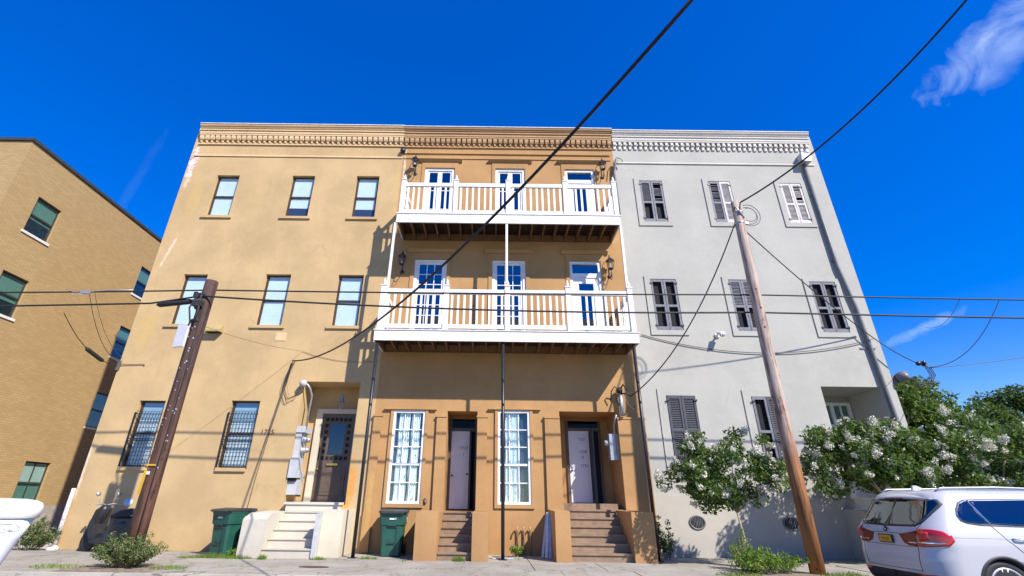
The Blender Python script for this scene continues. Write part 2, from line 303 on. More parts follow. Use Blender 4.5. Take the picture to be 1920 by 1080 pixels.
# ---------------------------------------------------------------- ground
MB().box(-400, 400, -300, 500, -.5, -.145).build('ground', M_soil); setting(bpy.data.objects['ground'])
MB().box(-300, 300, -60, -4.3, -.14, -.12).build('street', M_street); setting(bpy.data.objects['street'])
kb = MB()
for i in range(-26, 27): kb.box(i*2.4+.01, i*2.4+2.39, -4.3, -4.15, -.13, .004)
setting(kb.build('kerb', M_drive))
rnd = random.Random(3); sw = MB(); sw.box(-62, 62, -4.15, .3, -.14, -.012)
rows = [(-4.15, -3.05), (-3.04, -1.55), (-1.54, .28)]
for j, (ya, yb) in enumerate(rows):
    x = -60+j*.6
    while x < 60:
        w_ = rnd.uniform(1.35, 1.7)
        if not (j == 0 and (-8.6 < x+w_*.5 < -6.9 or 5.2 < x+w_*.5 < 7.6)):
            dz = rnd.uniform(-.006, .004); t1 = rnd.uniform(-.004, .004)
            sw.add([(x+.01, ya, dz), (x+w_-.01, ya, dz+t1), (x+w_-.01, yb-.01, dz+t1), (x+.01, yb-.01, dz), (x+.01, ya, -.05), (x+w_-.01, ya, -.05), (x+w_-.01, yb-.01, -.05), (x+.01, yb-.01, -.05)], [(0, 1, 2, 3), (0, 4, 5, 1), (1, 5, 6, 2), (2, 6, 7, 3), (3, 7, 4, 0)])
        x += w_
setting(sw.build('sidewalk', M_walk))
pl = MB(); pl.box(-8.6, -6.7, -4.14, -3.06, -.1, .003); pl.box(5.0, 7.9, -4.14, -3.06, -.1, .003); setting(pl.build('planting_strip', M_soil))
setting(MB().box(-17, -11.9, .3, 30, -.14, -.02).build('driveway', M_drive))
setting(MB().box(12.8, 60, .3, 40, -.14, -.03).build('yard', M_soil))
# ---------------------------------------------------------------- house builders
TOP = 15.0
def cornice(par, x0, x1, mat, kind, bands, strings, endl=False, dz0=0):
    b = MB(); g = .0015; xa = x0+g; xb = x1-g
    e = .01 if endl else 0
    b.prism([(.0, 15.0), (-.23, 15.0), (-.25, 14.97), (-.23, 14.92), (-.19, 14.90), (-.19, 14.86), (0, 14.86)], xa-e, xb)
    b.prism([(0, 14.859), (-.15, 14.859), (-.15, 14.80), (-.185, 14.785), (-.185, 14.74), (-.145, 14.72), (-.145, 14.62), (-.125, 14.60), (-.125, 14.545), (0, 14.545)], xa-e*.6, xb)
    n = int((xb-xa)/.205); sp = (xb-xa)/n; rj = random.Random(12)
    for i in range(n):
        c = xa+sp*(i+.5)+rj.uniform(-.006, .006); h = sp*.36; dz = rj.uniform(-.008, .008)
        if kind == 'round':
            b.prism([(0, 14.544), (-.105, 14.544), (-.115, 14.48), (-.11, 14.42), (-.085, 14.35), (-.05, 14.32)], c-h, c+h)
            b.prism([(0, 14.319), (-.055, 14.319), (-.05, 14.24+dz), (0, 14.21+dz)], c-h*.6, c+h*.35)
        else:
            b.prism([(0, 14.544), (-.105, 14.544), (-.105, 14.40), (-.05, 14.38), (-.05, 14.22+dz), (0, 14.20+dz)], c-h*.8, c+h*.55)
            b.box(c+h*.56, c+h*1.3, -.055, 0, 14.40, 14.544)
    for (z0, z1, d) in strings: b.box(xa, xb, -d, 0, z0, z1)
    b.build('cornice', mat, par).location.z = dz0
    cp = MB(); cp.box(xa-e, xb, -.27, .3, 15.002, 15.03); cp.build('coping', M_white2, par).location.z = dz0
def dh_window(par, x0, x1, z0, z1, sillmat, bl=None, raise_=0, depth=.17, frame=M_brframe, bmat=M_blind, g=None, ext=.13):
    y = depth; f = MB(); t = .045; zm = (z0+z1)/2
    f.box(x0, x0+t, y-.05, y, z0, z1); f.box(x1-t, x1, y-.05, y, z0, z1); f.box(x0+t, x1-t, y-.05, y, z1-t, z1); f.box(x0+t, x1-t, y-.05, y, z0, z0+t)
    f.box(x0+t, x1-t, y-.065, y-.01, zm-.035, zm+.03)
    for (a, c) in ((z0+t, zm-.035), (zm+.03, z1-t)): f.box(x0+t, x0+t+.03, y-.045, y-.01, a, c); f.box(x1-t-.03, x1-t, y-.045, y-.01, a, c)
    win = f.build('window', frame, par)
    for a, c, yy in ((z0+t, zm-.035, y-.03), (zm+.03, z1-t, y-.022)): MB().box(x0+t+.03, x1-t-.03, yy-.003, yy, a, c).build('pane', g or G_clear, win)
    MB().box(x0-ext, x1+ext, -.06, depth-.055, z0-.10, z0-.001).build('sill', sillmat, win)
    zb = z0+t+raise_
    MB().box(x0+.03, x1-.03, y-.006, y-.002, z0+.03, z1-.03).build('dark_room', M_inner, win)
    if bmat:
        b = MB(); b.box(x0+.05, x1-.05, y-.013, y-.008, zb, z1-.05)
        b.build('blind', bmat, win)
    return win
# ---------------------------------------------------------------- pale tan house (left of the row)
HL = thing('townhouse', 'pale tan stucco three storey house with nine plain windows, left end of the row', 'building', 'terraced houses')
Lw3 = [(-10.6, -9.74, 10.82, 12.66), (-7.71, -6.84, 10.82, 12.68), (-5.24, -4.37, 10.82, 12.7)]
Lw2 = [(-10.69, -9.87, 6.57, 8.42), (-7.85, -6.98, 6.57, 8.46), (-5.33, -4.45, 6.58, 8.47)]
Lw1 = [(-10.85, -10.05, 2.15, 4.07), (-8.01, -7.13, 2.15, 4.1)]
ENT = (-5.87, -4.1, 1.2, 4.72)
hs = [(*q, .17) for q in Lw3+Lw2+Lw1]+[(*ENT, .95)]
wallmesh(-11.88, -3.55, -.1, TOP, hs).build('wall', M_L, HL)
for k, q in enumerate(Lw3): dh_window(HL, *q, M_L, raise_=[0, .42, .40][k])
for q in Lw2: dh_window(HL, *q, M_L)
cornice(HL, -11.72, -3.55, M_LC, 'round', (), ((14.13, 14.17, .05), (13.56, 13.62, .035)), True)
rng = random.Random(5)
for q in Lw1:
    wn = dh_window(HL, *q, M_L, bmat=M_blindb, raise_=1.2, ext=0); x0, x1, z0, z1 = q
    cv = MB(); n = 40
    cv.add([(x0+.06+(x1-x0-.12)*i/n, .153+.004*math.sin(i*1.3), zz) for zz in (z0+.05, z0+1.35) for i in range(n+1)], [(i, i+1, n+2+i, n+1+i) for i in range(n)], True)
    cv.build('curtain', plain('white_lace', (.62, .70, .72), .9), wn)
    gr = MB(); za, zb = z0-.03, z1-.36; gx0, gx1 = x0+.0, x1+.02
    for i in range(10):
        x = gx0+.02+(gx1-gx0-.04)*i/9; gr.tube([(x, .0, zb), (x, -.02, zb-.05), (x, -.025, za+.1), (x, -.015, za)], .009, 5)
        if i < 9:
            xm = x+(gx1-gx0-.04)/18; gr.tube(arc(xm, zb+.0, .043, 0, 180, 6, lambda a, c: (a, .0, c)), .007, 4)
    for z in (za+.01, za+.75, zb-.06, za+.80): gr.box(gx0, gx1, -.040, -.018, z, z+.022)
    for j in range(13):
        z = za+.10+j*.115
        if abs(z-za-.77) < .05: continue
        gr.box(gx0+.01, gx1-.01, -.024, -.017, z, z+.008)
    gr.box(gx0-.02, gx0+.005, -.042, -.001, za, zb); gr.build('window_grille', M_black, HL)
# entry of the pale tan house
yb = .95
dfr = MB(); dx0, dx1, dz1 = -5.62, -4.24, 4.02
dfr.box(dx0, dx0+.20, yb-.10, yb-.001, 1.25, dz1); dfr.box(dx1-.12, dx1, yb-.10, yb-.001, 1.25, dz1); dfr.box(dx0+.20, dx1-.12, yb-.10, yb-.001, dz1-.14, dz1)
dfr = dfr.build('door_frame', M_cream, HL)
da, db = dx0+.20, dx1-.12; dd = MB(); dd.box(da+.02, db-.02, yb-.05, yb-.02, 1.27, 3.86)
dd.box(da+.12, db-.12, yb-.07, yb-.05, 1.45, 2.25); dd.box(da+.2, db-.2, yb-.08, yb-.07, 1.55, 2.15)
dr = dd.build('door', M_brownd, HL)
MB().box(da+.30, db-.28, yb-.058, yb-.0505, 2.62, 3.56).build('pane', G_door, dr)
px0, px1, pz0, pz1 = da+.12, db-.10, 2.46, 3.76
n = 5
for i in range(n+1):
    x = px0+(px1-px0-.12)*i/n
    for z in (pz0, pz1-.12): MB().box(x, x+.10, yb-.056, yb-.0505, z, z+.11).build('small_pane', M_dark, dr)
for i in range(1, 6):
    z = pz0+(pz1-pz0-.12)*i/6
    for x in (px0, px1-.12):
        if 0 < i < 6 and z < pz1-.13: MB().box(x, x+.10, yb-.056, yb-.0505, z, z+.11).build('small_pane', M_dark, dr)
MB().box(da+.34, da+.68, yb-.095, yb-.0701, 2.30, 2.36).build('mail_slot', M_brass, dr)
kn = MB(); kn.lathe([(.0, 0), (.03, .01), (.035, .04), (.0, .06)], (0, 0, 0), 10, Matrix.Translation((da+.08, yb-.05, 2.2)) @ Matrix.Rotation(R(90), 4, 'X')); kn.build('handle', M_brass, dr)
# white steps
st = MB(); sx0, sx1 = -5.66, -4.42
nst = 6
for i in range(nst-1):
    z = 1.03*(nst-1-i)/(nst-1); st.box(sx0-.0, sx1, -.02-.27*(i+1), -.02-.27*i if i else -.001, -.05, z-.03); st.box(sx0, sx1, -.05-.27*(i+1), -.02-.27*i if i else -.001, z-.0299, z)
st.box(-5.80, -4.3, -.0009, .0, 0, .01)
stp = st.build('steps', M_whcon, HL)
ck = MB(); ck.prism([(-.001, 0), (-1.45, 0), (-1.45, .86), (-1.1, 1.0), (-.001, 1.03)], -6.24, -5.665); ck.build('step_wall', M_whcon, HL)
ck = MB(); ck.prism([(-.001, 0), (-1.42, 0), (-1.42, 1.0), (-.001, 1.06)], -4.415, -4.33); ck.build('step_wall', M_gpaint, HL)
ck = MB(); ck.box(-4.325, -3.79, -1.18, -.001, 0, 1.09); ck.build('step_pier', M_cream, HL)
th = MB(); th.box(-5.78, -4.15, -.20, .80, 1.201, 1.262); th.box(-5.72, -4.20, -.16, -.001, 1.035, 1.2005); th.build('threshold', M_whcon, HL)
text_mesh('house_number', '1725', .21, M_brframe, HL, (-6.72, -.004, 3.10), ext=.004)
# ---------------------------------------------------------------- brown tan house with balconies (middle)
HM = thing('townhouse', 'brown tan stucco house with two white balconies in the middle of the row', 'building', 'terraced houses')
D3 = [(-2.63, -1.48), (.09, 1.23), (2.77, 3.9)]; D2 = [(-2.72, -1.58), (.01, 1.18), (2.72, 3.83)]
W1 = [(-2.95, -1.98, 1.25, 3.86), (.24, 1.21, 1.26, 3.89)]
O1 = (-1.31, -.39, 1.07, 3.86); O2 = (2.12, 3.88, 1.16, 3.89)
mh = [(a, b, 10.22, 13.12, .16) for a, b in D3]+[(a, b, 6.04, 9.11, .16) for a, b in D2]+[(*q, .12) for q in W1]+[(*O1, 1.0), (*O2, 1.3)]
wallmesh(-3.55, 4.72, -.1, TOP-.03, mh, y=.0).build('wall', M_M, HM)
cornice(HM, -3.55, 4.72, M_MC, 'round', (), ((14.13, 14.17, .05),), dz0=-.03)
bd = MB(); bd.box(-3.50, 4.6, -.045, -.0005, 13.80, 13.86); bd.box(-3.50, 4.6, -.03, -.0005, 13.56, 13.61); bd.build('band_course', M_M, HM)
for (a, b), zt in [(q, 13.12) for q in D3]+[(q, 9.11) for q in D2]:
    h = MB(); h.prism([(-.001, zt+.40), (-.13, zt+.40), (-.14, zt+.36), (-.09, zt+.30), (-.05, zt+.26), (-.001, zt+.25)], a-.27, b+.27)
    h.box(a-.13, a-.001, -.03, -.0005, 10.24 if zt > 10 else 6.06, zt+.249); h.box(b+.001, b+.13, -.03, -.0005, 10.24 if zt > 10 else 6.06, zt+.249); h.box(a-.001, b+.001, -.03, -.0005, zt+.001, zt+.249)
    h.build('door_hood', M_M, HM)
def french(par, x0, x1, z0, z1, kind):
    y = .155; f = MB(); t = .10
    f.box(x0, x0+t, .02, y, z0, z1); f.box(x1-t, x1, .02, y, z0, z1); f.box(x0+t, x1-t, .02, y, z1-t, z1)
    if kind == 'transom': f.box(x0+t, x1-t, .03, y, z1-.62, z1-.46)
    d = f.build('door', M_white, par); a, b = x0+t, x1-t
    if kind == 'transom':
        MB().box(a, b, .09, .10, z1-.46, z1-t).build('pane', G_blue, d)
        l = MB(); zt = z1-.621; l.box(a, a+.20, .06, .11, z0, zt); l.box(b-.20, b, .06, .11, z0, zt); l.box(a+.20, b-.20, .06, .11, zt-.22, zt); l.box(a+.2, b-.2, .06, .11, z0, z0+.5); l.build('door_leaf', M_lav, d)
        MB().box(a+.2, b-.2, .08, .09, z0+.5, zt-.22).build('pane', G_blue, d)
    else:
        cols, rows = kind; l = MB(); s = .07
        l.box(a, a+s, .06, .11, z0, z1-t); l.box(b-s, b, .06, .11, z0, z1-t); l.box(a+s, b-s, .06, .11, z1-t-s, z1-t); l.box(a+s, b-s, .06, .11, z0, z0+.22)
        if cols == 2: l.box((a+b)/2-.085, (a+b)/2+.085, .055, .11, z0+.22, z1-t-s)
        else:
            for i in range(1, cols): x = a+s+(b-a-2*s)*i/cols; l.box(x-.014, x+.014, .07, .105, z0+.22, z1-t-s)
        for j in range(1, rows): z = z0+.22+(z1-t-s-z0-.22)*j/rows; l.box(a+s, b-s, .072, .103, z-.014, z+.014)
        l.build('door_leaf', M_white, d); MB().box(a+s, b-s, .085, .09, z0+.22, z1-t-s).build('pane', G_blue, d)
    return d
for i, (a, b) in enumerate(D3): french(HM, a+.002, b-.002, 10.222, 13.118, (2, 3) if i < 2 else 'transom')
for i, (a, b) in enumerate(D2): french(HM, a+.002, b-.002, 6.042, 9.108, (3, 7) if i < 2 else 'transom')
# ground floor windows
for k, (x0, x1, z0, z1) in enumerate(W1):
    f = MB(); t = .07; y = .02
    f.box(x0, x0+t, y-.045, .10, z0, z1); f.box(x1-t, x1, y-.045, .10, z0, z1); f.box(x0+t, x1-t, y-.045, .10, z1-t, z1); f.box(x0+t, x1-t, y-.045, .10, z0, z0+t)
    for i in (1, 2): x = x0+t+(x1-x0-2*t)*i/3; f.box(x-.012, x+.012, y, y+.03, z0+t, z1-t)
    for j in range(1, 5): z = z0+t+(z1-z0-2*t)*j/5; hgt = .03 if j == 2 else .013; f.box(x0+t, x1-t, y-.003-.01*(j == 2), y+.028, z-hgt, z+hgt)
    wn = f.build('window', M_white, HM); MB().box(x0+t, x1-t, y+.012, y+.016, z0+t, z1-t).build('pane', G_clear, wn)
    for (fa, fb) in (((.12, .52), (.58, .90)) if k == 0 else ((.18, .46), (.46, .70))):
        a = x0+t+(x1-x0-2*t)*fa; b = x0+t+(x1-x0-2*t)*fb; n = 26; cv = MB()
        cv.add([(a+(b-a)*i/n+(.012*math.sin(j*1.7)), .075+.016*math.sin(i*1.15+j*.3), z0+t+(z1-z0-2*t)*j/8) for j in range(9) for i in range(n+1)], [(j*(n+1)+i, j*(n+1)+i+1, (j+1)*(n+1)+i+1, (j+1)*(n+1)+i) for j in range(8) for i in range(n)], True)
        cv.build('curtain', M_curt, wn)
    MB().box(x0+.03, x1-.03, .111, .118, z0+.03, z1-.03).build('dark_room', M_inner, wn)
    s = MB(); e = .09
    s.box(x0-e, x0-.001, -.05, -.0005, z0-.10, z1+.02); s.box(x1+.001, x1+e, -.05, -.0005, z0-.10, z1+.02); s.box(x0-.001, x1+.001, -.05, -.0005, z0-.10, z0-.001); s.box(x0-.30, x1+.34, -.085, -.0005, z1+.021, z1+.06)
    s.build('window_surround', M_M, HM)
pr = MB()
for (a, b) in ((-3.54, -3.30), (-1.62, -1.312), (-.388, -.09), (1.66, 2.118), (3.882, 4.71)):
    pr.box(a, b, -.085, -.0005, .0, 3.66); pr.box(a-.02, b+(.02 if b not in (-1.312, 2.118) else 0), -.105, -.0005, 3.661, 3.72)
    pr.box(a-.0, b, -.11, -.0851, 0, 1.03)
pr.build('pilasters', M_M, HM)
def entry(par, O, depth, doorx, top, base, dark_right, nums, stepx, cheeks, nst, grow):
    x0, x1, z0, z1 = O; y = depth
    fr = MB(); fr.box(doorx[0]-.08, doorx[0]-.002, y-.06, y-.001, base, z1-.10); fr.box(dark_right, dark_right+.08, y-.06, y-.001, base, z1-.10); fr.box(doorx[0]-.002, dark_right, y-.06, y-.001, top+.001, top+.10)
    fr = fr.build('door_frame', M_brownd, par)
    MB().box(doorx[0], dark_right, y-.03, y-.02, top+.101, z1-.10).build('transom_pane', G_tran, fr)
    MB().box(doorx[0], dark_right, y-.012, y-.002, base, z1-.11).build('dark_hall', M_dark, fr)
    d = MB(); a, b = doorx; d.box(a, b, y-.075, y-.035, base+.02, top)
    for (pa, pb) in ((.12, .44), (.50, .93)): d.box(a+.10, b-.10, y-.083, y-.0755, base+(top-base)*pa, base+(top-base)*pb)
    d = d.build('door', M_lav, par)
    MB().lathe([(.0, 0), (.03, .01), (.03, .04), (.0, .06)], (a+.06, y-.08, base+.95), 10, Matrix.Rotation(R(90), 4, 'X')).build('handle', M_black, d)
    sd = MB(); w_ = min(.5, dark_right-b)   # black screen door standing open towards the street
    sd.box(b+.01, b+.05, y-.62, y-.08, base+.02, base+.09); sd.box(b+.01, b+.05, y-.62, y-.08, top-.06, top); sd.box(b+.01, b+.05, y-.62, y-.56, base+.09, top-.06); sd.box(b+.01, b+.05, y-.13, y-.08, base+.09, top-.06)
    for i in range(6): sd.box(b+.022, b+.036, y-.56+i*.07, y-.545+i*.07, base+.09, top-.06)
    sd.box(b-.06, b+.0, y-.63, y-.60, base+.95, base+1.0)
    sd.build('screen_door', M_black, par)
    for tx, s, ox, oz in nums: text_mesh('door_number', tx, s, M_brframe, d, ((a+b)/2+ox, y-.087, oz), ext=.002)
    s = MB(); sa, sb = stepx; T = .27
    for i in range(nst-1):
        z = z0*(nst-1-i)/(nst); z = z0-(i+1)*z0/nst
        s.box(sa, sb, -.11-T*(i+1), -.11-T*i, -.05, z-.045); s.box(sa-(.0), sb, -.145-T*(i+1), -.11-T*i, z-.0449, z)
    s.box(sa, sb, -.11, -.001, -.05, z0-.046); s.box(sa, sb, -.145, .0, z0-.0459, z0-.001)
    if grow: s.box(x0+.01, x1-.16, .12, y-.08, z0+.0005, base)
    s.build('steps', M_bstep if not grow else M_bstep, par)
    for (ca, cb, h) in cheeks: MB().prism([(-.112, 0), (-.18-T*nst+.18, 0), (-.18-T*nst+.16, h), (-.112, h+.02)], ca, cb).build('step_wall', M_M, par)
entry(HM, O1, 1.0, (-1.22, -.64), 3.38, 1.10, -.48, [('1727', .14, .10, 2.82), ('1', .12, .10, 2.62)], (-1.275, -.425), [(-1.84, -1.28, 1.07), (-.42, -.02, 1.07)], 6, False)
entry(HM, O2, 1.3, (2.56, 3.22), 3.47, 1.31, 3.54, [('1727', .12, .08, 3.16), ('1729', .13, .11, 2.78), ('B', .12, .10, 2.62), ('1731', .13, .14, 2.36)], (2.045, 3.58), [(1.66, 2.04, 1.13), (3.585, 4.14, 1.13)], 6, True)
# ---------------------------------------------------------------- balconies
rng = random.Random(8)
def balcony(name, x0, x1, Y, zb, zf, rail, nx, fin_h):
    # zb underside of fascia, zf top of fascia (deck), rail = (bottom rail z0,z1, top rail z0,z1)
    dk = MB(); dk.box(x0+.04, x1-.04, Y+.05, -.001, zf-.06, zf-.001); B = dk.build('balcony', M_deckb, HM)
    fa = MB(); fa.box(x0, x1, Y-.005, Y+.04, zb, zf); fa.box(x0, x0+.04, Y+.041, -.002, zb, zf); fa.box(x1-.04, x1, Y+.041, -.002, zb, zf); fa.box(x0-.03, x1+.03, Y-.03, Y+.041, zf+.001, zf+.028); fa.box(x0-.03, x0+.04, Y+.042, -.002, zf+.001, zf+.028); fa.box(x1-.04, x1+.03, Y+.042, -.002, zf+.001, zf+.028)
    fa.build('fascia', M_white, B)
    n = int((x1-x0)/.42)
    for i in range(n+1):
        x = x0+.07+(x1-x0-.14)*i/n; j = MB(); j.box(x-.02, x+.02, Y+.045, -.003, zb+.015+rng.uniform(0, .01), zf-.065); j.build('joist', M_joist, B)
    lg = MB(); lg.box(x0+.05, x1-.05, -.045, -.0025, zb-.0, zb+.014); lg.build('ledger', M_joist, B)
    b0, b1, t0, t1 = rail; Yc = Y+.06
    nn = MB()
    for k, x in enumerate(nx):
        w_ = .075; q = MB(); q.box(x-w_, x+w_, Yc-w_, Yc+w_, zf+.029, t1+.10)
        q.box(x-w_-.02, x+w_+.02, Yc-w_-.02, Yc+w_+.02, t1+.101, t1+.13)
        q.lathe([(.03, 0), (.055, .02), (.035, .05), (.06, .10), (.035, .16), (.004, fin_h)], (x, Yc, t1+.13), 12)
        q.build('newel_post', M_white, B)
    def run(p, q_, n_, along):
        for (za, zc, hw) in ((b0, b1, .035), (t0, t1, .045)):
            r = MB()
            if along == 'x': r.box(p, q_, Yc-hw, Yc+hw, za, zc)
            else: r.box(along-hw, along+hw, p, q_, za, zc)
            r.build('rail', M_white, B)
        for i in range(n_):
            c = p+(q_-p)*(i+.5)/n_+rng.uniform(-.006, .006); b = MB(); h = .034
            if along == 'x': b.box(c-h, c+h, Yc-.018, Yc+.018, b1+.001, t0-.001)
            else: b.box(along-.018, along+.018, c-h, c+h, b1+.001, t0-.001)
            b.build('baluster', M_white, B)
    for a, b in zip(nx[:-1], nx[1:]): run(a+.076, b-.076, round((b-a-.15)/.197), 'x')
    for x in (nx[0], nx[-1]): run(Yc+.076, -.004, 5, x)
    return B
BL = balcony('lower', -3.53, 4.46, -1.25, 5.71, 6.03, (6.12, 6.25, 7.27, 7.42), [-3.4, -1.41, .5, 2.4, 4.34], .26)
BU = balcony('upper', -3.25, 4.33, -1.22, 9.88, 10.22, (10.29, 10.4, 11.38, 11.52), [-3.12, -1.29, .53, 2.52, 4.24], .26)
for x0, x1 in ((-3.3, -3.28), (.47, .48), (4.28, 4.32)):
    p = MB(); p.tube([(x0, -1.19, 6.06), (x1, -1.17, 9.879)], .052, 4, smooth=False); p.build('balcony_post', M_white, HM)
for x in (-3.42, .36, 4.29):
    p = MB(); p.tube([(x, -1.17, .0), (x, -1.17, 5.709)], .047, 12); p.box(x-.1, x+.1, -1.27, -1.07, 0, .015); p.box(x-.08, x+.08, -1.25, -1.09, 5.69, 5.7095); p.build('support_post', M_black, HM)
# ---------------------------------------------------------------- light grey house (right)
HG = thing('townhouse', 'light grey stucco house with grey louvred shutters, right end of the row', 'building', 'terraced houses')
G3 = [(5.60, 6.47, 10.78, 12.62), (8.23, 9.08, 10.79, 12.63), (10.98, 11.78, 10.80, 12.58)]; G2 = [(5.49, 6.38, 6.57, 8.44), (8.2, 9.07, 6.57, 8.45), (11.0, 11.89, 6.56, 8.41)]
G1 = [(5.49, 6.40, 2.43, 4.42), (8.15, 9.04, 2.41, 4.42)]; PO = (10.42, 12.36, 1.2, 4.76)
wallmesh(4.72, 12.77, -.1, TOP-.10, [(*q, .10) for q in G3+G2+G1]+[(*PO, 1.6)]).build('wall', M_G, HG)
cornice(HG, 4.72, 12.58, M_GC, 'step', (), ((13.54, 13.59, .04),), dz0=-.10)
MB().box(4.723, 12.768, -.03, -.0005, -.05, 1.55).build('base_course', M_GB, HG)
def shutters(q, mats, boards, panel=None):
    x0, x1, z0, z1 = q
    if panel:
        p = MB(); a, b, c, d = panel; p.box(a, x0-.001, -.035, -.0005, c, d); p.box(x1+.001, b, -.035, -.0005, c, d); p.box(x0-.001, x1+.001, -.035, -.0005, c, z0-.001); p.box(x0-.001, x1+.001, -.035, -.0005, z1+.001, d); sur = p.build('window_surround', M_G, HG)
    fr = MB(); fr.box(x0+.01, x1-.01, .085, .095, z0+.01, z1-.01); W = fr.build('window', M_dark, HG)
    xm = (x0+x1)/2
    for s, (a, b) in enumerate(((x0+.012, xm-.008), (xm+.008, x1-.012))):
        f = MB(); t = .065; yy = (-.02, .025); zm = z0+(z1-z0)*.47
        f.box(a, a+t, *yy, z0+.01, z1-.01); f.box(b-t, b, *yy, z0+.01, z1-.01)
        for (c, d) in ((z0+.01, z0+.13), (zm-.04, zm+.04), (z1-.10, z1-.01)): f.box(a+t, b-t, *yy, c, d)
        for (c, d, k) in ((z0+.13, zm-.04, 0), (zm+.04, z1-.10, 1)):
            mode = boards[s*2+k]
            if mode == 0: continue
            n = int((d-c)/.052)
            for i in range(n):
                if mode == 2 and rng.random() < .22: continue
                zz = c+(d-c)*(i+.5)/n; tl = .026
                f.add([(a+t, -.012, zz-tl), (b-t, -.012, zz-tl), (b-t, .02, zz+tl*.6), (a+t, .02, zz+tl*.6), (a+t, -.005, zz-tl-.006), (b-t, -.005, zz-tl-.006), (b-t, .027, zz+tl*.6-.006), (a+t, .027, zz+tl*.6-.006)], [(0, 1, 2, 3), (4, 7, 6, 5), (0, 4, 5, 1), (2, 6, 7, 3)])
        sh = f.build('shutter', mats[s], W)
        hx = a+.01 if s == 0 else b-.01
        hd = MB()
        for zz in (z0+.16, z1-.16): hd.box(hx-.045, hx+.045, -.045, -.0205, zz-.018, zz+.018); hd.box(hx-.012+(-.03 if s == 0 else .03), hx+.012+(-.03 if s == 0 else .03), -.055, -.0455, zz-.04, zz+.04)
        hd.build('hinge', M_black, sh)
rng = random.Random(4)
pn = lambda q, up=.12: (q[0]-.20, q[1]+.16, q[2]-.17, q[3]+up)
shutters(G3[0], (M_shut, M_shut), (0, 1, 0, 2), pn(G3[0])); shutters(G3[1], (M_shut, M_shutw), (1, 2, 1, 1), pn(G3[1])); shutters(G3[2], (M_shutw, M_shutw), (1, 1, 2, 2), pn(G3[2]))
shutters(G2[0], (M_shut, M_shut), (0, 0, 0, 0), pn(G2[0])); shutters(G2[1], (M_shut, M_shut), (0, 1, 0, 1), pn(G2[1])); shutters(G2[2], (M_shut, M_shut), (0, 0, 0, 0), pn(G2[2]))
shutters(G1[0], (M_shutd, M_shutd), (1, 1, 1, 1)); shutters(G1[1], (M_shut, M_shutd), (0, 0, 1, 1))
for x in (5.22, 7.88): MB().box(x, x+.02, -.03, -.0005, 2.2, 4.62).build('wall_joint', M_G, HG)
gd = MB(); gd.box(11.0, 11.10, 1.5, 1.58, 1.2, 4.55); gd.box(12.22, 12.32, 1.5, 1.58, 1.2, 4.55); gd.box(11.10, 12.22, 1.5, 1.58, 4.45, 4.55); gd.box(11.62, 11.72, 1.5, 1.58, 1.2, 4.45); gd.box(11.10, 11.62, 1.5, 1.57, 3.75, 3.82); gd.box(11.72, 12.22, 1.5, 1.57, 3.75, 3.82); gd.box(11.34, 11.38, 1.51, 1.57, 2.1, 4.45); gd.box(11.95, 11.99, 1.51, 1.57, 2.1, 4.45)
gd.box(11.10, 11.62, 1.52, 1.57, 1.2, 2.1); gd.box(11.72, 12.22, 1.52, 1.57, 1.2, 2.1)
GD = gd.build('door', M_white, HG); MB().box(11.10, 12.22, 1.575, 1.585, 2.1, 4.45).build('pane', G_dark, GD)
gs = MB()
for i in range(4): gs.box(10.45, 12.3, -.03-.28*(i+1), -.03-.28*i-.0005, -.05, 1.18-.235*(i+1))
gs.build('steps', M_GB, HG)
MB().prism([(-.031, 0), (-1.30, 0), (-1.30, 1.02), (-.8, 1.22), (-.031, 1.25)], 10.05, 10.42).build('step_wall', M_G, HG)
MB().prism([(-.031, 0), (-1.30, 0), (-1.30, 1.02), (-.8, 1.22), (-.031, 1.25)], 12.34, 12.68).build('step_wall', M_G, HG)
lt = MB()
for i in range(16):
    x = 10.1+i*.05; lt.add([(x, -.5, 1.26), (x+.02, -.5, 1.26), (x+.16, -.5, 1.52), (x+.14, -.5, 1.52)], [(0, 1, 2, 3)]); lt.add([(x+.14, -.507, 1.26), (x+.16, -.507, 1.26), (x+.02, -.507, 1.52), (x, -.507, 1.52)], [(0, 1, 2, 3)])
lt.box(10.05, 11.05, -.52, -.49, 1.235, 1.26); lt.box(10.05, 11.05, -.52, -.49, 1.52, 1.545); lt.build('lattice_railing', M_white, HG)
dp = MB(); dp.tube([(12.12, -.09, 13.45), (12.12, -.09, 9), (12.3, -.09, 7.4), (12.42, -.09, 3.4), (12.45, -.09, 1.5)], .062, 10)
for z in (12, 9.2, 6, 3.8): dp.box(12.0+.05*(9-z)/3 if z < 9 else 12.02, 12.55 if z < 9 else 12.22, -.03, -.0005, z, z+.04)
dp.build('downpipe', M_gdark, HG)
hb = MB(); hb.prism([(11.93, 13.45), (12.31, 13.45), (12.36, 13.8), (11.98, 13.86)], -.30, -.002, 'y'); hb.lathe([(.09, 0), (.13, .05), (.11, .16), (.0, .2)], (12.25, -.2, 13.8), 12); hb.build('pipe_head', M_gpaint, HG)
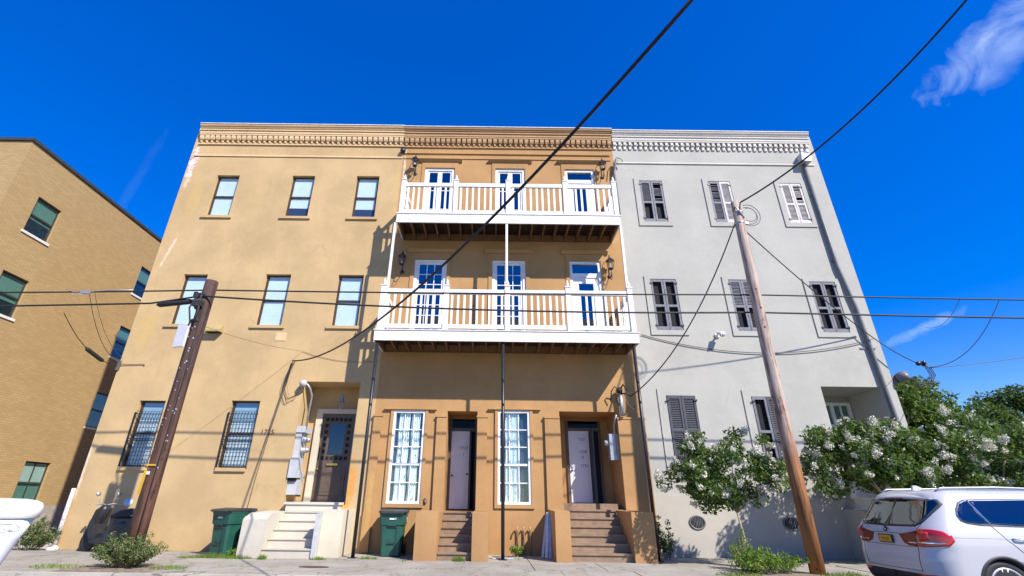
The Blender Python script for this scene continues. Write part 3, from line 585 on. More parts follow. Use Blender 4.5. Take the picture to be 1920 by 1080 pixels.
# ---------------------------------------------------------------- tan brick building over the alley
HB = thing('apartment_building', 'tan brick apartment building left of the alley, dark flat roof edge', 'building')
bx, by, bt = -17.0, -1.08, 13.27
holes = []
for z in (10.12, 7.06, 4.02): holes += [(-.02, 1.0, z, z+1.45), (5.72, 6.75, z, z+1.45)]
holes += [(3.66, 4.75, 1.05, 2.5)]
b = MB(); ys = sorted({by, 24, *[h[0] for h in holes], *[h[1] for h in holes]}); zs = sorted({-.1, bt, *[h[2] for h in holes], *[h[3] for h in holes]})
for i in range(len(ys)-1):
    for j in range(len(zs)-1):
        if not any(h[0] < (ys[i]+ys[i+1])/2 < h[1] and h[2] < (zs[j]+zs[j+1])/2 < h[3] for h in holes): b.quad((bx, ys[i], zs[j]), (bx, ys[i+1], zs[j]), (bx, ys[i+1], zs[j+1]), (bx, ys[i], zs[j+1]))
for (a, c, d, e) in holes:
    q = bx-.14; b.quad((bx, a, d), (bx, a, e), (q, a, e), (q, a, d)); b.quad((bx, c, d), (q, c, d), (q, c, e), (bx, c, e)); b.quad((bx, a, e), (bx, c, e), (q, c, e), (q, a, e)); b.quad((bx, a, d), (q, a, d), (q, c, d), (bx, c, d)); b.quad((q, a, d), (q, a, e), (q, c, e), (q, c, d))
b.quad((bx, by, -.1), (-40, by, -.1), (-40, by, bt), (bx, by, bt)); b.quad((bx, by, bt), (-40, by, bt), (-40, 24, bt), (bx, 24, bt)); b.quad((bx, 24, -.1), (bx, 24, bt), (-40, 24, bt), (-40, 24, -.1)); b.quad((-40, by, -.1), (-40, 24, -.1), (-40, 24, bt), (-40, by, bt))
b.build('wall', M_brick, HB)
cp = MB(); cp.box(-40.05, bx+.06, by-.06, 24.05, bt+.002, bt+.13); cp.build('roof_edge', M_bronze, HB)
for k, (a, c, d, e) in enumerate(holes):
    X = bx-.14; zm = (d+e)/2; f = MB(); t = .05
    f.box(X+.002, X+.06, a, a+t, d, e); f.box(X+.002, X+.06, c-t, c, d, e); f.box(X+.002, X+.06, a+t, c-t, e-t, e); f.box(X+.002, X+.06, a+t, c-t, d, d+t); f.box(X+.002, X+.075, a+t, c-t, zm-.03, zm+.03)
    if k == 6: f.box(X+.02, X+.05, (a+c)/2-.02, (a+c)/2+.02, d+t, e-t)
    W = f.build('window', M_bronze, HB)
    MB().box(X+.03, X+.034, a+t, c-t, d+t, zm-.03).build('pane', G_dark, W); MB().box(X+.036, X+.04, a+t, c-t, zm+.03, e-t).build('pane', G_dark if k != 6 else G_clear, W)
    lo = d+t if k == 6 else [zm-.15, zm, zm-.2, zm-.35, zm+.1, zm][k]; MB().box(X+.012, X+.018, a+t, c-t, lo, e-t).build('blind', M_blindg, W)
    MB().box(X+.04, bx+.04, a-.06, c+.06, d-.09, d-.001).build('sill', M_white2, W)
    ld = MB(); n_ = 14
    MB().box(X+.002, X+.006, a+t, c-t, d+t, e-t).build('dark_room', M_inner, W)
# ---------------------------------------------------------------- utility poles and wires
def catenary(A, B, s, n=28): return [Vector(A).lerp(Vector(B), i/n)-Vector((0, 0, 4*s*(i/n)*(1-i/n))) for i in range(n+1)]
def cable(name, pts, r, label, mat=M_wire, n=6, group=None, cat='wire'): o = MB().tube(pts, r, n).build(name, mat); return tag(o, label, cat, group)
P1 = thing('utility_pole', 'short dark creosoted utility pole with white box and yellow tag by the scooter', 'utility pole', loc=(0, 0, 0))
p = MB(); x = -7.80; zz = [-.1, 1, 2, 3, 4, 5, 6, 6.78]; p.tube([(x+.006*i*i*.3, -2.98, z) for i, z in enumerate(zz)], [.185, .18, .178, .175, .17, .168, .165, .16], 18); p.build('pole', M_pole1, P1)
q = MB(); q.box(-.155, .155, -.03, .03, -.30, .30, Matrix.Translation((-8.0, -3.16, 5.15)) @ Matrix.Rotation(R(-14), 4, 'Z')); q.build('utility_box', M_galv if 0 else plain('pale_lilac_box', (.62, .62, .70), .4, .0, .05), P1)
q = MB(); q.box(-.03, .03, -.006, .006, -.26, .26, Matrix.Translation((-7.90, -3.168, 1.66)) @ Matrix.Rotation(R(2), 4, 'Y')); q.box(-.13, .10, -.006, .006, -.02, .02, Matrix.Translation((-7.80, -3.175, 2.02))); q.build('yellow_tag', M_yel, P1)
q = MB(); q.box(-.05, .05, -.004, .004, -.035, .035, Matrix.Translation((-7.84, -3.168, 1.85))); q.build('paper_notice', M_white2, P1)
q = MB()
for z in (5.55, 5.95, 6.3): q.lathe([(.185, 0), (.19, .02), (.19, .05), (.185, .07)], (-7.78, -2.98, z), 18)
q.box(-7.90, -7.66, -3.26, -3.12, 5.95, 6.10); q.box(-7.95, -7.86, -3.24, -3.10, 6.2, 6.36); q.tube([(-7.86, -3.2, 6.3), (-7.95, -3.24, 5.9), (-7.84, -3.22, 5.5), (-7.93, -3.17, 5.2)], .022, 6); q.tube([(-7.76, -3.2, 6.3), (-7.70, -3.25, 5.8), (-7.78, -3.2, 5.4)], .03, 6); q.build('bracket', M_blackm, P1)
q = MB(); q.tube([(-7.66, -3.15, 6.0), (-7.62, -3.16, 4), (-7.66, -3.17, 2), (-7.68, -3.16, 0)], .012, 5); q.build('ground_wire', M_wire, P1)
rg = random.Random(2); q = MB()
for i in range(46):
    z = rg.uniform(.9, 5.6); a = rg.uniform(-2.6, -.6); q.box(-.012, .012, -.004, .004, -.016, .016, Matrix.Translation((-7.79+.182*math.cos(a), -2.98+.182*math.sin(a), z)) @ Matrix.Rotation(a+R(90), 4, 'Z'))
q.build('staples', M_galv, P1)
P2 = thing('utility_pole', 'tall bleached bare utility pole in front of the grey house, orange at the foot', 'utility pole')
p = MB(); p.tube([(7.06, -3.12, -.1), (7.075, -3.12, 2), (7.10, -3.115, 4), (7.14, -3.11, 6), (7.18, -3.11, 8), (7.215, -3.11, 9.52)], [.155, .15, .145, .14, .135, .13], 18); p.build('pole', M_pole2, P2)
q = MB(); q.lathe([(.137, 0), (.142, .01), (.142, .04), (.137, .05)], (7.205, -3.11, 9.1), 18); q.lathe([(.137, 0), (.142, .01), (.142, .04), (.137, .05)], (7.19, -3.11, 8.75), 18)
q.tube([(7.06, -3.2, 9.35), (7.12, -3.27, 9.2), (7.2, -3.26, 9.05), (7.30, -3.22, 8.9)], .02, 6); q.box(7.31, 7.39, -3.2, -3.12, 8.72, 8.80); q.build('bracket', M_galv, P2)
q = MB()
for r_, oy in ((.36, 0), (.29, .03), (.23, -.03)): q.tube([(7.50+r_*math.cos(t)*.9, -3.14+oy, 9.05+r_*math.sin(t)) for t in [R(a) for a in range(-130, 116, 12)]], .011, 5)
q.build('cable_coil', M_wire2, P2)
cable('power_line', catenary((-40, -2.86, 6.9), (-7.77, -2.86-.0, 6.575), .35)+catenary((-7.77, -2.86, 6.575), (7.14, -2.93, 6.60), .03)[1:]+catenary((7.14, -2.93, 6.60), (45, -2.9, 6.7), .12)[1:], .021, 'upper of the two black wires running level along the street')
cable('telephone_line', catenary((-40, -2.86, 5.5), (-9.3, -2.86, 6.16), .1)+catenary((-9.3, -2.86, 6.16), (-7.77, -3.16, 6.27), .0, 4)[1:]+catenary((-7.77, -3.16, 6.27), (7.12, -2.93, 6.08), .16)[1:]+catenary((7.12, -2.93, 6.08), (45, -2.9, 6.2), .15)[1:], .024, 'lower of the two black wires running level along the street')
sp = MB(); sp.tube([(-9.08, -2.90, 6.10), (-9.0, -2.90, 6.11), (-8.15, -3.0, 6.17), (-8.08, -3.0, 6.175)], [.03, .075, .075, .03], 12); tag(sp.build('splice_enclosure', M_blackm), 'fat black splice case hanging on the lower street wire beside the dark pole', 'splice case')
cable('service_drop', catenary((-6.34, -.06, 5.37), (1.99, -12, 5.79), .95), .021, 'thick black wire rising from the left house across both balconies to the top edge')
cable('service_drop', catenary((7.25, -3.12, 9.45), (9.62, -9.2, 10.86), .5), .024, 'thick black wire from the bleached pole top towards the top right')
cable('service_drop', catenary((7.18, -3.2, 9.1), (4.3, -.24, 4.32), .72), .017, 'wire hanging from the bleached pole top down to the brown house service mast')
cable('service_drop', catenary((7.21, -3.05, 8.75), (12.16, -.2, 6.62), .12)+catenary((12.16, -.2, 6.62), (13.52, -.35, 5.42), .12)[1:], .016, 'wire running right from the bleached pole down to the grey house corner')
cable('swagged_cable', catenary((4.95, -.03, 6.40), (12.55, -.06, 6.34), .55), .013, 'thin cable sagging across the grey wall below its second floor windows', M_wire2)
cable('thin_cable', catenary((-7.7, -3.1, 5.5), (-6.1, -.02, 5.7), .1)+catenary((-6.1, -.02, 5.7), (-3.6, -.02, 5.4), .15)[1:], .006, 'very thin pale cable from the dark pole across the tan wall', M_wire2)
cable('drop_cable', catenary((13.7, -.45, 5.3), (14.0, -2.9, 6.58), .45), .010, 'thin cable rising steeply from the right wall mast to the street wire', M_wire2)
cable('drop_cable', catenary((13.7, -.45, 5.28), (19.5, -.6, 6.2), .12), .010, 'thin cable running off to the right from the right wall mast', M_wire2)
cable('drop_cable', catenary((12.9, -2.9, 6.56), (20, 6.0, 9.2), .5), .008, 'faint cable slanting right below the upper street wire in the sky', M_wire2)
cable('drop_cable', catenary((-11.1, -2.86, 6.5), (-11.86, -.05, 5.25), .35), .009, 'left thin wire dropping from the upper street wire to the tan house corner', M_wire2)
cable('drop_cable', catenary((-10.95, -2.86, 6.5), (-11.80, -.04, 5.4), .28), .006, 'right thin wire dropping from the upper street wire to the tan house corner', M_wire2)
dc = thing('drop_cable', 'cable with a black canister hanging between lower street wire and tan house corner', 'wire')
MB().tube(catenary((-11.55, -2.86, 5.86), (-11.87, -.03, 5.14), .30), .010, 6).build('cable', M_wire, dc); cpt = catenary((-11.55, -2.86, 5.86), (-11.87, -.03, 5.14), .30)
MB().tube([cpt[12], cpt[13], cpt[20], cpt[21]], [.02, .06, .06, .02], 10).build('canister', M_blackm, dc)
q = MB(); q.tube([(-11.75, -2.86, 6.55), (-11.5, -2.9, 6.46), (-11.2, -2.88, 6.46), (-10.6, -2.86, 6.53), (-9.9, -2.86, 6.55)], .012, 5); q.box(-11.3, -11.05, -2.9, -2.83, 6.42, 6.50); q.tube([(-11.2, -2.88, 6.44), (-11.35, -2.9, 6.33), (-11.48, -2.9, 6.36), (-11.5, -2.88, 6.46)], .008, 5)
tag(q.build('cable_clamp', M_galv), 'silver clamp with looped leads on the upper street wire far left', 'cable clamp')
q = MB(); q.tube([(-11.87, -.05, 5.2), (-11.6, -.03, 5.19), (-11.06, -.03, 5.21), (-11.05, -.02, 5.15)], .012, 5); q.box(-11.9, -11.82, -.08, .02, 5.0, 5.3); tag(q.build('wall_bracket', M_wire2), 'dark cable bracket on the tan house left corner above the barred window', 'bracket')
# cables and head on the pale tan house
wh = thing('service_mast', 'grey conduit mast with weatherhead and hanging loops of wire at the tan house entry', 'service mast')
q = MB(); q.tube([(-5.80, -.10, 4.62), (-5.72, -.12, 4.60), (-5.64, -.06, 4.5), (-5.60, .10, 4.3), (-5.62, .10, 3.3)], .032, 10); q.build('conduit', M_galv, wh)
q = MB(); q.lathe([(.0, -.10), (.10, -.08), (.12, .02), (.07, .10), (0, .12)], (-5.84, -.14, 4.62), 12); q.build('weatherhead', M_gpaint, wh)
q = MB(); rg = random.Random(9)
for i in range(7):
    a = rg.uniform(0, .10); d = rg.uniform(.15, .85); q.tube([(-6.34+a, -.05, 5.36), (-6.44+a, -.06-.01*i, 4.9), (-6.50+a*1.5, -.06-.012*i, 4.62-d*.30), (-6.30+a, -.08-.012*i, 4.22-d*.18), (-6.03, -.10, 4.28-d*.05), (-5.88, -.15, 4.5)], .0045, 5)
q.tube([(-6.34, -.03, 5.36), (-6.42, -.03, 4.6), (-6.62, -.025, 3.3), (-6.78, -.02, 2.0), (-6.86, -.02, 1.05)], .006, 5); q.build('wires', M_wire, wh)
mt = thing('electric_meter_bank', 'bank of grey electric meters and cabinets inside the tan entry', 'electric meters')
q = MB(); q.box(-5.866, -5.60, .02, .62, 3.18, 3.36); q.box(-5.866, -5.70, .06, .55, 2.28, 3.179); q.build('cabinet', M_gpaint, mt)
for y, z in ((.16, 2.98), (.42, 3.0), (.20, 2.68), (.44, 2.70)):
    q = MB(); q.lathe([(.095, 0), (.095, .05), (.08, .055), (.075, .13), (.05, .16), (0, .165)], (-5.70, y, z), 14, Matrix.Rotation(R(90), 4, 'Y')); q.build('meter', G_dark if 0 else M_galv, mt)
q = MB(); q.box(-5.866, -5.62, -.06, .30, 1.90, 2.45); q.box(-5.866, -5.60, .06, .50, 1.45, 2.10); q.build('breaker_box', M_gpaint, mt)
q = MB(); q.box(-5.619, -5.60, -.03, .27, 1.86, 1.899); q.box(-5.599, -5.585, .09, .47, 1.40, 1.45); q.box(-5.86, -5.64, 0, .25, 1.80, 1.899); q.build('painted_shade', M_dark, mt)  # dark strips painted in as shade below the breaker boxes
nb = MB(); nb.box(-5.52, -5.36, .90, .935, 2.45, 2.85); o_ = nb.build('notice_box', M_gdark); tag(o_, 'small grey mailbox on the wall left of the tan entry door', 'mailbox')
# lanterns
def lantern(x, z, side, label, curl=1, full=True):
    t = thing('wall_lantern', label, 'lantern', 'black wrought iron wall lanterns on the balconies', (x, 0, z))
    b_ = MB(); b_.lathe([(.07, 0), (.07, .02), (.03, .04)], (0, -.0, -.20), 10, Matrix.Rotation(R(90), 4, 'X')); b_.tube([(0, -.02, -.2), (0, -.12, -.32), (0, -.24, -.30), (0, -.30, -.18), (0, -.28, -.08)], .013, 6)
    b_.tube([(0, -.30+.0, -.18), (.0, -.36, -.30), (0, -.30, -.40), (0, -.2, -.42), (0, -.13, -.36)], .010, 6); b_.tube([(0, -.28, .42), (0, -.26, .52), (0, -.16, .55), (0, -.05, .46), (0, -.02, .2), (0, -.02, -.2)], .011, 6); b_.build('bracket', M_black, t)
    c = MB(); c.lathe([(.03, -.08), (.085, -.04), (.09, -.02)], (0, -.28, 0), 6, smooth=False); c.lathe([(.155, .27), (.13, .30), (.07, .36), (.03, .39), (.02, .44), (.0, .46)], (0, -.28, 0), 6, smooth=False)
    for k in range(6):
        a = k*math.pi/3; c.tube([(.085*math.cos(a), -.28+.085*math.sin(a), -.03), (.145*math.cos(a), -.28+.145*math.sin(a), .28)], .008, 4)
    c.build('cage', M_black, t); MB().lathe([(.075, -.02), (.132, .265)], (0, -.28, 0), 6, smooth=False).build('glass', G_clear, t)
    MB().lathe([(.02, 0), (.02, .12), (.0, .14)], (0, -.28, -.02), 8).build('candle', M_white2, t); return t
lantern(-3.0, 13.02, 0, 'black lantern on the top balcony wall at the left end'); lantern(4.20, 12.96, 0, 'black lantern on the top balcony wall at the right end')
lantern(-3.13, 8.80, 0, 'black lantern on the lower balcony wall at the left end'); lantern(4.10, 8.72, 0, 'black lantern on the lower balcony wall at the right end')
t = thing('hanging_lantern', 'small glass lantern hanging in the tan entry above the brown door', 'lantern', None, (-4.75, .45, 3.98))
q = MB(); q.tube([(0, 0, .45), (0, 0, .74)], .006, 5); q.lathe([(.10, .22), (.06, .32), (.02, .45), (0, .46)], (0, 0, 0), 6, smooth=False); q.lathe([(.0, -.04), (.05, 0)], (0, 0, 0), 6, smooth=False)
for k in range(6): a = k*math.pi/3; q.tube([(.05*math.cos(a), .05*math.sin(a), 0), (.095*math.cos(a), .095*math.sin(a), .22)], .006, 4)
q.build('frame', M_galv, t); MB().lathe([(.045, 0), (.088, .22)], (0, 0, 0), 6, smooth=False).build('glass', G_clear, t)
# wall fixtures
t = thing('floodlight', 'white security floodlight on the grey wall left of the pole', 'floodlight', None, (7.45, 0, 6.40))
q = MB(); q.lathe([(.09, 0), (.09, .04), (.0, .06)], (0, 0, 0), 14, Matrix.Rotation(R(90), 4, 'X')); q.tube([(0, -.05, 0), (0, -.20, .03)], .03, 8); q.build('base', M_white, t)
q = MB()
for s_, an in ((-1, 28), (1, -20)): q.lathe([(.045, 0), (.055, .06), (.085, .16), (.09, .20), (.0, .19)], (s_*.07, -.2, .03), 14, Matrix.Rotation(R(an), 4, 'Z') @ Matrix.Rotation(R(118), 4, 'X'))
q.build('lamp_head', M_white, t)
t = thing('vent_hood', 'yellowed box vent on the tan wall right of the dark pole', 'vent', None, (-9.08, 0, 6.38))
q = MB(); q.prism([(-.001, .13), (-.10, .13), (-.22, -.04), (-.22, -.10), (-.001, -.10)], -.24, .24); q.build('hood', plain('yellowed_plastic', (.38, .30, .12), .6), t); MB().box(-.21, .21, -.2, -.02, -.108, -.101).build('grille', M_dark, t)
q = MB(); q.box(-7.07, -6.73, -.015, -.001, 6.05, 6.33); tag(q.build('wall_plate', M_LC), 'tan painted cover plate on the tan wall under the middle window', 'cover plate')
q = MB(); q.lathe([(.0, 0), (.09, .0), (.11, .06), (.09, .15), (.0, .17)], (-3.56, -.001, 13.9), 14, Matrix.Rotation(R(90), 4, 'X')); tag(q.build('camera_dome', M_black), 'small black round fixture under the cornice between tan and brown houses', 'fixture')
q = MB(); q.lathe([(.0, 0), (.10, .0), (.10, .012), (.0, .014)], (-10.28, -.001, 1.20), 16, Matrix.Rotation(R(90), 4, 'X') @ Matrix.Scale(1.3, 4, (1, 0, 0))); tag(q.build('round_plate', plain('pale_blue_plate', (.50, .62, .75), .5)), 'round pale blue plate on the tan wall above the scooter', 'plate')
q = MB(); q.lathe([(.0, 0), (.05, .0), (.055, .03), (.0, .04)], (-1.83, -.001, 1.32), 12, Matrix.Rotation(R(90), 4, 'X') @ Matrix.Scale(1.6, 4, (0, 1, 0))); tag(q.build('hose_hook', M_brownd), 'small brown oval cap on the brown wall right of the first tall window', 'cap')
for i, (xv, lab) in enumerate(((5.86, 'round crawlspace vent behind the small flowering tree, left of two'), (8.5, 'round crawlspace vent beside the bleached pole, right of two'))):
    t = thing('crawlspace_vent', lab, 'vent', None, (xv, -.031, .86)); Mx = Matrix.Rotation(R(90), 4, 'X') @ Matrix.Scale(1.25, 4, (1, 0, 0))
    q = MB(); q.lathe([(.0, .0), (.19, .0), (.19, .02), (.17, .035), (.15, .02), (.15, .003), (0, .002)], (0, 0, 0), 22, Mx); q.build('frame', M_gdark, t); q = MB(); q.lathe([(.0, .0035), (.149, .0035), (.149, .01), (0, .011)], (0, 0, 0), 22, Mx); q.build('opening', M_dark, t)
    q = MB()
    for k in range(-3, 4): q.box(k*.045-.006, k*.045+.006, -.022, -.012, -math.sqrt(.15**2-(k*.036)**2), math.sqrt(.15**2-(k*.036)**2))
    q.build('grille', M_gdark, t)
t = thing('service_mast', 'grey service mast with black weatherhead and meter at the brown house right doorway', 'service mast')
q = MB(); q.tube([(4.02, -.14, 4.45), (4.03, -.14, 3.75)], .065, 12); q.tube([(3.86, -.06, 3.8), (3.80, .1, 3.5), (3.80, .12, 2.6)], .03, 8); q.build('conduit', M_galv, t)
q = MB(); q.lathe([(.0, -.05), (.09, -.03), (.10, .05), (.06, .12), (0, .15)], (4.0, -.16, 4.48), 12); q.tube([(4.0, -.2, 4.5), (3.84, -.26, 4.62), (3.74, -.2, 4.48), (3.72, -.1, 4.2)], .018, 6); q.tube([(4.0, -.2, 4.5), (4.1, -.28, 4.68), (4.2, -.3, 4.5)], .03, 6); q.tube([(4.02, -.2, 4.42), (4.24, -.25, 4.40), (4.32, -.24, 4.33)], .022, 6); q.tube([(3.95, -.2, 4.42), (3.86, -.24, 4.18), (3.96, -.22, 4.05)], .02, 6)
q.build('weatherhead', M_blackm, t)
q = MB(); q.box(3.62, 3.879, .10, .42, 2.50, 3.25); q.build('meter_box', M_galv, t); q = MB(); q.lathe([(.09, 0), (.09, .06), (.07, .12), (0, .13)], (3.62, .24, 3.0), 14, Matrix.Rotation(R(-90), 4, 'Y')); q.build('meter', M_gpaint, t)
q = MB(); q.tube([(4.12, -.22, 4.4), (4.2, -.26, 4.05), (4.36, -.2, 3.95), (4.5, -.1, 4.1)], .012, 6); q.build('drip_loop', M_wire2, t)
t = thing('service_mast', 'round grey head with a curl of black wires at the grey house right corner', 'service mast')
q = MB(); q.lathe([(.0, 0), (.14, .0), (.16, .06), (.14, .26), (.0, .30)], (12.98, -.0, 5.05), 16, Matrix.Rotation(R(75), 4, 'X') @ Matrix.Rotation(R(25), 4, 'Y')); q.box(12.79, 13.0, .0, .12, 4.9, 5.15); q.build('mast_head', M_gdark, t)
q = MB()
for i in range(4):
    o_ = i*.055; q.tube([(13.05, -.28, 4.98-o_), (13.25, -.36, 4.84-o_*1.2), (13.48+o_*.3, -.42, 4.88-o_*.8), (13.62+o_, -.44, 5.05), (13.58+o_, -.42, 5.28), (13.48+o_*.5, -.38, 5.42)], .013, 5)
q.lathe([(.0, 0), (.07, .02), (.07, .12), (0, .14)], (13.44, -.38, 5.36), 8); q.lathe([(.0, 0), (.06, .02), (.06, .12), (0, .14)], (13.6, -.40, 5.38), 8); q.build('wires', M_black, t)
q = MB(); q.tube([(4.6, -.26, 12.9), (4.66, -.24, 13.35), (4.78, -.22, 13.55), (4.98, -.20, 13.5), (5.0, -.2, 13.38)], .02, 6); q.tube([(4.66, -.12, 11.0), (4.66, -.12, 12.9), (4.72, -.14, 13.3), (4.80, -.2, 13.45)], .055, 8); tag(q.build('vent_pipe', M_gdark), 'dark curved pipe at the joint of the brown and grey houses above the top balcony', 'pipe')
for k, xx in enumerate((.80, .98, 1.16)):
    q = MB(); q.tube([(xx, -.06, 0), (xx, -.06, .62), (xx, -.10, .70), (xx-.02, -.16, .68), (xx-.03, -.18, .60)], .022, 8); tag(q.build('gas_pipe', M_MC), ['left bent pipe stub at the foot of the brown wall by the centre post', 'middle bent pipe stub at the foot of the brown wall', 'right bent pipe stub at the foot of the brown wall, nearest the boards'][k], 'pipe', 'pipe stubs')
for k, (a, b_) in enumerate((((1.42, -.62, 0), (1.60, -.34, 1.02)), ((1.50, -.80, 0), (1.62, -.44, 1.08)), ((1.58, -.95, 0), (1.635, -.6, 1.0)))):
    q = MB(); a = Vector(a); b_ = Vector(b_); d = (b_-a).normalized(); Mx = Matrix.Translation(a) @ d.to_track_quat('Z', 'Y').to_matrix().to_4x4(); q.box(-.035, .035, -.012, .012, .02, (b_-a).length, Mx)
    tag(q.build('board', [M_gpaint, M_white2, M_galv][k]), ['innermost grey plank leaning on the stair wall of the right doorway', 'middle pale plank leaning on the stair wall of the right doorway', 'nearest silver plank leaning on the stair wall of the right doorway'][k], 'plank', 'leaning planks')
q = MB(); q.tube([(-11.86, -.10, .08), (-11.87, -.10, .9), (-11.87, -.10, 1.55)], [.06, .055, .05], 10)
q.lathe([(.16, 0), (.14, .06), (.07, .12)], (-11.86, -.14, 0), 12); tag(q.build('drain_pipe', plain('peeling_white_paint', (.62, .56, .52), .7, 0, .4, 14)), 'short peeling white drain pipe at the left foot of the tan house', 'pipe')
q = MB(); q.add([(-3.78+.17*math.cos(i*.524)*2.0-.06*math.sin(i*.524), -2.98+.17*math.sin(i*.524), .008) for i in range(12)], [tuple(range(12))]); tag(q.build('access_cover', plain('rusty_cover', (.11, .055, .04), .8)), 'rusty oval access cover set in the sidewalk', 'cover')
q = MB(); q.tube([(.28, -.9, .012), (.9, -.8, .012), (.1, -.5, .012)], .012, 5)
q.box(.1, .62, -1.05, -.95, .004, .03); tag(q.build('scrap_strip', M_gpaint), 'thin metal strip lying on the ground by the centre post', 'scrap')
# ---------------------------------------------------------------- wheeled bins
def bin_(name, label, loc, rz):
    t = thing('wheeled_bin', label, 'bin', 'green wheeled bins', loc, rz)
    b = MB(); lv = [(.02, .26, .29), (.10, .265, .295), (.72, .30, .345), (.74, .325, .37), (.98, .34, .395), (1.0, .35, .41), (1.03, .35, .41)]
    V = []; 
    for z, hx, hy in lv:
        c = .05
        for sx_, sy_ in ((-1, -1), (1, -1), (1, 1), (-1, 1)):
            pts = [(sx_*hx, sy_*(hy-c)), (sx_*(hx-c), sy_*hy)]; 
            if sx_*sy_ < 0: pts = pts[::-1]
            V += [(px, py+(z-.0)*.0, z) for px, py in pts]
    n = 8; F = [(i*n+k, i*n+(k+1) % n, (i+1)*n+(k+1) % n, (i+1)*n+k) for i in range(len(lv)-1) for k in range(n)]+[tuple(range(n))[::-1], tuple((len(lv)-1)*n+k for k in range(n))]
    b.add(V, F); b.box(-.11, .11, -.395, -.30, .72, .745); body = b.build('body', M_green, t)
    r = MB(); r.add([(-.10, -.352, .70), (.14, -.352, .70), (.12, -.318, .30), (-.08, -.318, .30)], [(0, 3, 2, 1)]); r.add([(-.15, -.342, .60), (-.19, -.336, .10), (-.17, -.334, .10), (-.13, -.345, .60)], [(0, 1, 2, 3)])
    r = MB(); r.prism([(-.357, .70), (-.366, .71), (-.366, .68), (-.357, .67)], -.10, .12); r.prism([(-.334, .32), (-.343, .33), (-.343, .30), (-.334, .29)], -.10, .10); r.add([(.12, -.360, .70), (.135, -.361, .71), (.11, -.300, .05), (.095, -.300, .05)], [(0, 3, 2, 1)]); r.build('front_ribs', M_glid, body)
    l = MB(); l.prism([(-.43, 1.032), (-.44, 1.05), (-.40, 1.075), (0, 1.11), (.36, 1.10), (.40, 1.07), (.42, 1.032)], -.365, .365); l.prism([(-.47, 1.02), (-.43, 1.03), (-.43, 1.06), (-.47, 1.045)], -.30, .30); l.build('lid', M_glid, t)
    h = MB(); h.tube([(-.25, .40, .98), (-.25, .50, 1.0), (.25, .50, 1.0), (.25, .40, .98)], .018, 8); h.build('handle', M_green, t)
    for sx_ in (-1, 1):
        w_ = MB(); w_.lathe([(.03, -.03), (.12, -.03), (.14, -.02), (.14, .02), (.12, .03), (.03, .03)], (sx_*.31, .27, .14), 20, Matrix.Rotation(R(90), 4, 'Y')); w_.build('wheel', M_blackm, t)
    s = MB(); s.box(-.07, .06, -.4035, -.3995, .87, .905); s.box(.085, .10, -.4035, -.3995, .865, .915); s.build('label', M_white, t)
    text_mesh('logo', 'C', .17, M_white, t, (.3455, .10, .80), (R(90), 0, R(90)), ext=.003)
    return t
bin_('a', 'green wheeled bin with dark lid standing left of the white steps', (-6.72, -.98, 0), R(-24)); bin_('b', 'green wheeled bin with dark lid under the first tall white window', (-2.58, -.52, 0), R(4))
# ---------------------------------------------------------------- scooter
SC = thing('scooter', 'black motor scooter parked against the tan wall behind the dark pole', 'scooter', None, (-10.12, -.55, 0), R(168)); SC.scale = (1.05, 1.1, 1.1)
def wheel_y(par, x, r, wd, name='wheel'):
    Mx = Matrix.Rotation(R(90), 4, 'X'); q = MB(); q.lathe([(r*.6, -wd/2), (r*.85, -wd/2), (r, -wd*.25), (r, wd*.25), (r*.85, wd/2), (r*.6, wd/2)], (x, 0, r), 24, Mx); W = q.build(name, M_blackm, par)
    q = MB(); q.lathe([(.03, -wd*.4), (r*.59, -wd*.3), (r*.59, wd*.3), (.03, wd*.4)], (x, 0, r), 12, Mx); q.build('rim', M_galv, W)
wheel_y(SC, .62, .22, .10); wheel_y(SC, -.52, .22, .10)
q = MB(); q.tube([(.62, 0, .50), (.55, 0, .62), (.40, 0, .95), (.36, 0, 1.02)], [.12, .15, .12, .07], 12); q.tube([(.62, 0, .50), (.72, 0, .44), (.80, 0, .34)], [.10, .08, .03], 10); q.prism([(.30, .30), (.42, .28), (.56, .55), (.46, .92), (.38, .96), (.40, .60)], -.19, .19, 'y'); q.build('front_shield', M_black, SC)
q = MB(); q.tube([(.45, 0, .28), (.1, 0, .24), (-.1, 0, .28)], [.14, .15, .15], 12); q.tube([(-.02, 0, .34), (-.2, 0, .52), (-.5, 0, .60), (-.80, 0, .62)], [.12, .19, .20, .10], 14); q.prism([(.40, .30), (.42, .22), (-.1, .20), (-.70, .34), (-.82, .56), (-.74, .74), (-.1, .74), (.02, .32)], -.17, .17, 'y'); q.build('body', M_black, SC)
q = MB(); q.tube([(.08, 0, .76), (-.15, 0, .80), (-.45, 0, .84), (-.72, 0, .86)], [.07, .12, .13, .08], 12); q.build('seat', M_blackm, SC)
q = MB(); q.tube([(.30, -.34, 1.04), (.38, -.15, 1.06), (.40, 0, 1.02), (.38, .15, 1.06), (.30, .34, 1.04)], .018, 8)
q.tube([(.36, .22, 1.06), (.42, .28, 1.26)], .006, 5); q.tube([(.36, -.22, 1.06), (.42, -.28, 1.26)], .006, 5); q.build('handlebar', M_galv, SC)
for s_ in (-1, 1): q = MB(); q.lathe([(0, -.012), (.055, -.01), (.055, .01), (0, .014)], (.42, s_*.28, 1.28), 12, Matrix.Rotation(R(90), 4, 'Y')); q.build('mirror', M_galv, SC)
q = MB(); q.lathe([(0, 0), (.08, .0), (.07, .05), (0, .07)], (-.80, 0, .60), 12, Matrix.Rotation(R(-90), 4, 'Y')); q.build('tail_light', plain('red_lens', (.55, .02, .015), .25), SC)
q = MB(); q.tube([(-.1, -.14, .22), (-.4, -.2, .24), (-.75, -.2, .30)], [.03, .06, .06], 10); q.build('exhaust', M_galv, SC)
